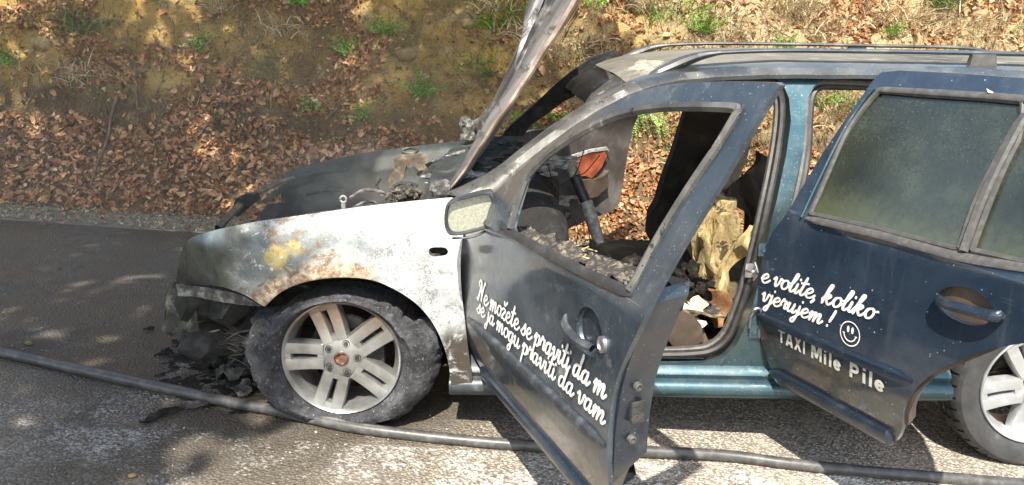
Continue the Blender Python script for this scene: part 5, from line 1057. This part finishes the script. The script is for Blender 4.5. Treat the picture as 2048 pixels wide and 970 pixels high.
for pl, y, mt in (([(1306, 604), (1330, 598), (1368, 604), (1398, 612), (1404, 622), (1380, 630), (1350, 626), (1318, 618)], .27, 'pale'), ([(1312, 612), (1340, 608), (1366, 618), (1352, 626), (1326, 624)], .255, 'amber'), ([(1330, 584), (1362, 580), (1384, 592), (1372, 602), (1340, 598)], .30, 'pale'), ([(1374, 600), (1400, 594), (1420, 604), (1408, 614), (1386, 612)], .29, 'pale'), ([(1318, 536), (1340, 532), (1346, 546), (1324, 550)], .34, 'pale'), ([(1300, 628), (1330, 634), (1372, 634), (1410, 642), (1402, 648), (1350, 644), (1306, 638)], .25, 'pale')):
    pxpanel('torn_foam_scrap', pl, y, M[mt], seat, .02, .022, 14, .015, yf=lambda x, z: .35*(z-.5), o=pl[0][0])
s2 = slab('passenger_seat', (.98, 1.0, .40), (0, .5, 0), (.46, 0, .0), (0, 0, .08), 20, 18, .06, M['floor'], car, amp=.06, sc=7, o=11)
slab('seat_back_shell', (1.40, 1.02, .42), (0, .48, 0), (.2, 0, .5), (.05, 0, -.02), 20, 22, .04, M['charbrown'], s2, hole=lambda u, v: mnoise.noise(Vector((u*3, v*3, 2))) > .25, amp=.03, sc=5, o=13)
slab('rear_bench', (2.05, .25, .48), (0, 1.2, 0), (.45, 0, .02), (0, 0, .1), 24, 10, .08, M['charbrown'], car, amp=.02, sc=4, o=15)
# ------------------------------------------------------------------ engine bay
fwp = [(575, 343), (600, 336), (640, 325), (700, 311), (760, 301), (840, 291), (900, 284), (950, 280)]
T_ = crv([oy(px, py, 1.60) for px, py in fwp], 4)
rows = [[(p[0], 1.62, p[2]-.02) for p in T_], [(p[0], 1.60, p[2]) for p in T_], [(p[0], 1.565, p[2]+.002) for p in T_], [(p[0], 1.54, p[2]-.008+.004*nz(p, 20)) for p in T_], [(p[0], 1.50, p[2]-.03+.006*nz(p, 15)) for p in T_], [(p[0], 1.485, p[2]-.08) for p in T_], [(p[0], 1.46+.02*nz(p, 4), p[2]-.09) for p in T_], [(p[0], 1.45, .30) for p in T_]]
mb = MB(); mb.rows(rows); mb.add([(T_[0][0], 1.62, .3), (T_[0][0], 1.62, T_[0][2]-.02), (T_[-1][0], 1.62, T_[-1][2]-.02), (T_[-1][0], 1.62, .3)], [(0, 1, 2, 3)]); mb.build('front_wing', M['chargreen'], car, angle=50)
mb = MB(); c = Vector(oy(820, 301, 1.52)); mb.tube([c+Vector((.04*math.cos(a), .022*math.sin(a), .01*math.sin(a))) for a in [2*math.pi*k/24 for k in range(25)]], .006, 6, cap=False); mb.build('hose_clip_ring', M['bumper'], car)
# front panel across the nose
a = np.array(oy(436, 452, .30)); b = np.array(oy(588, 352, 1.5)); Pm = [a+(b-a)*t_+np.array([-.04*math.sin(math.pi*t_), 0, .015*math.sin(math.pi*t_*1.0)]) for t_ in np.linspace(0, 1, 26)]
mb = MB(); mb.rows([[(p[0]+dx, p[1], p[2]+dz+.004*nz(p, 16)) for dx, dz in ((-.014, -.014), (-.012, 0), (-.003, .004), (.003, -.002), (.007, -.003), (.013, -.006), (.014, -.018), (.0, -.02), (-.014, -.014))] for p in Pm]); mb.build('front_panel', M['tanbar'], car, angle=40)
pxpanel('lamp_bracket', [(462, 432), (470, 400), (490, 392), (512, 390), (516, 400), (496, 420), (478, 436)], .7, M['char'], car, .04, .01)
pxpanel('front_edge_trim', [(520, 404), (560, 372), (600, 352), (640, 345), (700, 336), (704, 341), (640, 352), (600, 362), (566, 382), (530, 408)], 1.42, M['chargreen'], car, .02, .008, 12)
def eb(x, y):
    h = .47+.07*math.exp(-((x+.3)/.2)**2)+.27*math.exp(-((x-.20)/.20)**2-((y-1.0)/.28)**2)+.20*math.exp(-((x-.05)/.16)**2-((y-.62)/.16)**2)
    q = (x, y, 0); return h+.05*fbm(q, 5, 2)+.03*abs(nz(q, 9, 1))+.014*nz(q, 22)+.007*nz(q, 50)
mb = MB(); mb.rows([[(x, y, eb(x, y)) for y in np.linspace(.2, 1.47, 80)] for x in np.linspace(-.58, .38, 80)]); mb.build('engine_block_remains', M['engine'], car, angle=60)
mb = MB(); mb.rows([[(x, y, .35+.03*nz((x, y, 0), 6)) for y in np.linspace(.12, 1.6, 14)] for x in np.linspace(-.62, .35, 12)]); mb.build('undertray', M['char'], car)
pxpanel('bent_bracket', [(786, 318), (800, 312), (838, 310), (862, 318), (850, 330), (858, 340), (838, 344), (826, 334), (812, 336), (808, 350), (796, 372), (784, 380), (778, 362), (788, 340)], 1.05, simple('tan_burnt_metal', (.10, .075, .05), .75, .2, var=.6, sc=25, bump=1, col2=(.30, .25, .19)), car, .03, .015, 10, .02)
for k in range(9): mb = MB(); lump(mb, oy(random.uniform(845, 900), random.uniform(335, 375), random.uniform(.75, .95)), (.026, .02, .006), 1.3, 34, 3, k); mb.build('ash_flake', M['ash' if k % 3 == 0 else 'ashdark'], car)
mb = MB()
for px, py in ((800, 388), (815, 380), (812, 396), (828, 392), (796, 400)): mb = MB(); lump(mb, oy(px, py, .62), (.028, .03, .02), 1.2, 30, 3, px); mb.build('clinker', M['burnttrim'], car)
for k, (L, r_) in enumerate((([(770, 400), (790, 372), (812, 366), (836, 372)], .008), ([(700, 396), (730, 380), (762, 384), (790, 396)], .008), ([(760, 356), (752, 372), (764, 392)], .010), ([(905, 330), (896, 352), (886, 388)], .01), ([(925, 340), (940, 330), (960, 345), (950, 362)], .02), ([(835, 350), (850, 334), (875, 320), (930, 302)], .008), ([(612, 390), (660, 380), (700, 384)], .008))):
    mb = MB(); mb.tube(crv([oy(px, py, .7+.08*k) for px, py in L], 5), r_, 7); mb.build('burnt_pipe', M['ashdark'] if k % 2 else M['engine'], car)
P = oy(687, 405, .22); mb = MB(); mb.tube([P-np.array([0, 0, .03]), P+np.array([0, 0, -.004])], .009, 8); mb.tube([P+np.array([.011*math.cos(a), 0, .012+.012*math.sin(a)]) for a in np.linspace(0, 6.28, 14)], .0045, 6, cap=False); mb.build('lifting_eye', M['sleeve'], car)
mb = MB(); c = oy(732, 410, .18); mb.tube(crv([c+np.array([-.05, 0, -.012]), c+np.array([0, 0, .012]), c+np.array([.03, .02, .004]), c+np.array([.035, .02, -.02])], 4), .006, 6); mb.build('wing_bracket', M['ashdark'], car)
# strut tower and wiper tray lumps between bonnet and pillar
mb = MB()
for px, py, y, s_ in ((975, 300, .95, .06), (1000, 290, 1.2, .08), (955, 330, .6, .06), (960, 352, .5, .04), (1010, 310, .9, .07), (985, 335, .6, .05)): mb = MB(); lump(mb, oy(px, py, y), (s_*1.3, s_, s_*.4), .9, 10, 3, px); mb.build('scuttle_wreckage', M['chargreen'], car)
for px, py in ((944, 352), (948, 358), (935, 350), (930, 368)): mb = MB(); lump(mb, oy(px, py, .42), (.03, .03, .012), 1.2, 22, 3, px); mb.build('ash_flake', M['ash'], car)
# bonnet, standing open: a curved outer skin, a pressed inner frame and a folded near edge
n0 = np.array(oy(889, 392, .14)); n1 = np.array(oy(1158, -18, .14)); n1 = n0+(n1-n0)*1.22
nl = np.array(oy(885, 388, .14)); f0 = np.array(oy(940, 292, 1.52)); f1 = np.array(oy(1078, -18, 1.52)); f1 = f0+(f1-f0)*1.22
def bon(u, v, w_=0):
    # u up the bonnet, v across; the skin bows gently and is buckled by the heat
    a = n0+(n1-n0)*u; b = f0+(f1-f0)*u; p = a+(b-a)*v; nrm = np.array([.80, 0, -.55]); bow = .05*math.sin(math.pi*v)+.02*math.sin(math.pi*u); q = p+nrm*(bow+w_)
    q = q+nrm*(.008*nz((u*3, v*4, 0), 1.6)+.003*nz((u*8, v*9, 3), 1.5)); return q
mb = MB(); mb.rows([[bon(u, v) for v in np.linspace(0, 1, 30)] for u in np.linspace(.0, 1, 26)]); bo = mb.build('bonnet', M['bonnet'], car); bo['label'] = 'scorched bonnet standing open, seen edge-on'
# near edge: wide folded rim with a heat-tinted outer lip
def rim(u0, u1, v0, ws, mat, name, n=34):
    rows = []
    for u in np.linspace(u0, u1, n):
        s_ = min(1, .25+u*1.1); rows.append([bon(u, v0+dv*s_, w_*s_) for dv, w_ in ws])
    mb = MB(); mb.rows(rows); return mb.build(name, mat, bo)
rim(0, 1, 0, [(.01, .004), (0, .006), (-.006, -.004), (-.004, -.018)], M['copper'], 'bonnet_lip')
rim(0, 1, 0, [(-.004, -.018), (.0, -.040), (.012, -.060), (.03, -.066), (.04, -.05), (.05, -.02)], M['bonnet'], 'bonnet_inner_frame')
rim(.25, 1, .0, [(.10, -.02), (.11, -.075), (.14, -.095), (.18, -.095), (.2, -.07), (.21, -.01)], M['bonnetdark'], 'bonnet_inner_frame')
rim(.1, 1, .0, [(.86, -.01), (.87, -.04), (.90, -.055), (.95, -.05), (.99, -.02), (1., 0)], M['bonnet'], 'bonnet_inner_frame')
mb = MB()
for px, py, y in ((892, 380, .16), (884, 386, .15), (935, 270, 1.45), (938, 250, 1.45)): mb = MB(); lump(mb, oy(px, py, y), (.035, .03, .035), .7, 15, 3, px); mb.build('bonnet_hinge', M['ashdark'], bo)
pxpanel('bonnet_corner', [(930, 290), (936, 262), (946, 244), (962, 236), (975, 218), (990, 205), (996, 215), (975, 252), (955, 280), (945, 300)], 1.50, M['bonnetdark'], bo, .03, .02, 9, .03)
# ------------------------------------------------------------------ rear of the car
def rq(far):
    f_ = (lambda y: YW-y) if far else (lambda y: y)
    arch = [(2.503+.355*math.cos(a), .30+.355*math.sin(a)) for a in [R(188-8.2*k) for k in range(25)]]
    ot = [(2.12, .19), (2.14, .2)]+arch+[(2.87, .22), (3.3, .26), (3.42, .32), (3.44, .6), (3.42, .86), (3.36, .95), (3.28, 1.18), (3.2, 1.29), (2.9, 1.33), (2.5, 1.345), (2.46, 1.3), (2.50, 1.1), (2.48, .92), (2.36, .75), (2.2, .68), (2.12, .5)]
    hl = [(2.60, .96), (2.58, 1.1), (2.60, 1.27), (2.9, 1.26), (3.13, 1.2), (3.24, .97)]
    o = panel('rear_quarter', ot, lambda x, z, w_: (x, f_(.03+.45*max(0, z-.9)+w_+.12*max(0, (x-3.2)/.25)**2), z), M['teal'], car, [hl], .07, .01)
    panel('quarter_glass', hl, lambda x, z, w_: (x, f_(.036+.45*max(0, z-.9)+w_), z), M['glass'], o, cell=.2, thick=.004)
    mb = MB(); mb.rows([[(2.503+k*math.cos(a), f_(yy), .30+k*math.sin(a)) for a in [R(195-8.6*j) for j in range(25)]] for k, yy in ((.355, .04), (.35, .06), (.36, .28), (.2, .30))]); mb.build('arch_liner', M['brownplastic'] if not far else M['char'], o); return o
rq(False); rq(True)
mb = MB(); mb.rows([[(x+.03*(1-((y-.87)/.8)**2), y, z) for y in np.linspace(.14, 1.6, 12)] for x, z in ((3.40, .3), (3.43, .6), (3.40, .9), (3.26, 1.2), (3.16, 1.28))]); mb.build('tailgate', M['teal'], car)
mb = MB(); mb.rows([[(x, y, z) for y in np.linspace(.1, 1.64, 8)] for x, z in ((2.2, .3), (2.3, .5), (2.8, .55), (3.4, .5))]); mb.build('boot_floor', M['charbrown'], car)
mb = MB(); mb.rows([[(x+dx, y, z) for dx, z in ((0, .22), (.06, .24), (.08, .4), (.05, .5), (0, .5))] for x, y in ((3.3, -.0), (3.42, .1), (3.46, .4), (3.47, .87), (3.46, 1.3), (3.42, 1.63), (3.3, 1.735))]); mb.build('rear_bumper', M['navy'], car)
P = [oy(px, py, .09) for px, py in [(1805, 822), (1835, 795), (1862, 796), (1874, 780), (1888, 740), (1906, 700), (1880, 700), (1850, 740), (1815, 780)]]
panel('arch_corner_shield', [(p[0], p[2]) for p in P], lambda x, z, w_: (x, .09+w_, z), M['brownplastic'], car, cell=.04, thick=.03, jit=wobble(.006, 9))
# ================================================================== things on the road
hp = [(-160, 668), (-60, 690), (0, 703), (150, 738), (300, 770), (450, 803), (560, 822), (700, 853), (850, 873), (1000, 886), (1150, 895), (1290, 903), (1450, 912), (1600, 930), (1800, 948), (2048, 968), (2300, 990)]
pts = crv([og(px, py, .021) for px, py in hp], 6); mb = MB(); mb.tube([Vector(p)+Vector((0, .006*nz(p, 2.5), 0)) for p in pts], [.0205+.0012*nz(p, 3) for p in pts], 14)
tag(mb.build('hose', M['hose'], angle=180), 'long wet black rubber hose lying along the road past the burnt wheel', 'hose')
def flake(name, pts, mat, label, cat, h=.02, j=.018, group=None, th=.006):
    P = [og(px, py) for px, py in pts]; return tag(panel(name, [(p[0], p[1]) for p in P], lambda x, y, w_: (x, y, gz(x)+h+w_), mat, None, cell=.02, thick=th, jit=lambda p, w_: Vector((0, 0, abs(nz(p, 14))*j*2+j*nz(p, 30))), angle=60), label, cat, group)
flake('melted_debris', [(432, 765), (440, 742), (470, 732), (500, 735), (512, 762), (490, 772), (460, 770)], M['bumper'], 'brown crumpled plastic scrap on the road left of the burnt tyre', 'debris', .012, .03)
flake('melted_debris', [(462, 780), (500, 772), (505, 790), (478, 800)], M['ashdark'], 'small grey flake right beside the burnt tyre, below the brown scrap', 'debris', .008, .015)
flake('melted_debris', [(365, 812), (400, 806), (422, 808), (402, 816), (372, 822)], M['ashdark'], 'thin grey shard just below the hose, left of the burnt wheel', 'debris', .006, .01)
flake('melted_debris', [(300, 835), (350, 820), (370, 822), (330, 838), (280, 852)], M['crust'], 'long thin black shard on the road below the hose', 'debris', .005, .008)
flake('melted_debris', [(540, 808), (565, 802), (590, 812), (600, 822), (560, 828)], M['ash'], 'shiny grey ash flake at the foot of the burnt tyre', 'debris', .008, .015)
flake('melted_debris', [(420, 672), (440, 662), (505, 655), (500, 668), (455, 682), (425, 685)], M['bumper'], 'pale green melted strip lying under the front bumper', 'debris', .03, .02)
rows = []
for i in range(110):
    row = []
    for j in range(120):
        x = -1.05+1.0*i/109; y = .02+1.35*j/119; d_ = math.hypot((x+.52)/.50, (y-.62)/.66); q = (x, y, 0)
        h_ = .022*max(-.4, .9-d_)+.018*fbm(q, 7, 3)*max(0, 1.1-d_)+.007*nz(q, 21)+.005*nz(q, 55)-.003-.02*max(0, d_-.8); row.append((x, y, gz(x)+h_ if i not in (0, 109) and j not in (0, 119) else gz(x)-.03))
    rows.append(row)
mb = MB(); mb.rows(rows)
for k in range(46):
    P = og(random.gauss(440, 60), random.gauss(715, 28)); s_ = random.uniform(.006, .022); lump(mb, (P[0], P[1], gz(P[0])+s_*.4+.01), (s_*1.5, s_*1.2, s_*.5), 1.1, 40, 2, k)
tag(mb.build('charred_debris', M['crust'], angle=60), kind='stuff')
for i, (px, py, r_, lab) in enumerate([(57, 690, .018, 'pale pebble beside the hose at the left edge of the road'), (118, 292+485-240, .010, 'tiny pebble on the shaded road at left'), (265, 955, .012, 'small pebble at the bottom of the road, left')]):
    p = og(px, py); mb = MB(); lump(mb, (p[0], p[1], p[2]+r_*.5), (r_, r_*.8, r_*.6), .3, 40, 2, i); tag(mb.build('pebble', M['rock'], angle=180), lab, 'pebble')
# one leaf stuck on top of the rear door
u, z = RD.T(1984, 184); p = Vector(RD.map(u, z, -.006)); ls = leaf_shapes(1, np.random.default_rng(3))
lo = batch('leaf', np.array([tuple(p)]), rand_basis(np.array([[0, -.5, .8]]), np.array([.1]), np.array([.026]), np.random.default_rng(2)), ls, LF, np.array([.95]), M['leaf'], None, None); tag(lo, 'single pale dry leaf stuck on top of the open rear door', 'leaf')

# ================================================================== smoke still rising from the engine bay, and a thin veil added at left
def volume_mat(name, dens, col, node=None):
    m_ = bpy.data.materials.new(name); m_.use_nodes = True; t_ = m_.node_tree; t_.nodes.clear(); o_ = t_.nodes.new('ShaderNodeOutputMaterial'); v = t_.nodes.new('ShaderNodeVolumePrincipled'); v.inputs['Color'].default_value = tuple(col)+(1,)
    v.inputs['Density'].default_value = dens; t_.links.new(v.outputs[0], o_.inputs['Volume']); return m_, t_, v
def smoke(loc, scale, dens, nsc, lo, label=None):
    ms, t_, v = volume_mat('smoke', 1., (.95, .88, .76)); co = t_.nodes.new('ShaderNodeTexCoord'); nn = t_.nodes.new('ShaderNodeTexNoise'); nn.inputs['Scale'].default_value = nsc; nn.inputs['Detail'].default_value = 3; t_.links.new(co.outputs['Object'], nn.inputs['Vector'])
    ln = t_.nodes.new('ShaderNodeVectorMath'); ln.operation = 'LENGTH'; t_.links.new(co.outputs['Object'], ln.inputs[0])
    def mr(src, a, b):
        q = t_.nodes.new('ShaderNodeMapRange'); q.inputs[1].default_value = a; q.inputs[2].default_value = b; t_.links.new(src, q.inputs[0]); return q.outputs[0]
    def mul(a, b):
        q = t_.nodes.new('ShaderNodeMath'); q.operation = 'MULTIPLY'; t_.links.new(a, q.inputs[0])
        if isinstance(b, float): q.inputs[1].default_value = b
        else: t_.links.new(b, q.inputs[1])
        return q.outputs[0]
    t_.links.new(mul(mul(mr(ln.outputs['Value'], 1., .2), mr(nn.outputs[0], lo, .7)), dens), v.inputs['Density'])
    bm = bmesh.new(); bmesh.ops.create_icosphere(bm, subdivisions=2, radius=1); me = bpy.data.meshes.new('smoke'); bm.to_mesh(me); bm.free()
    s_ = link('smoke', me, ms); s_.location = loc; s_.scale = scale; tag(s_, kind='stuff')
smoke((-.22, 1.0, .74), (.46, .60, .30), .8, 3.0, .42)
smoke((-1.3, .9, .95), (2.2, 2.2, 1.4), .045, 1.6, .2)  # thin veil added to stand in for hazy glare on the left
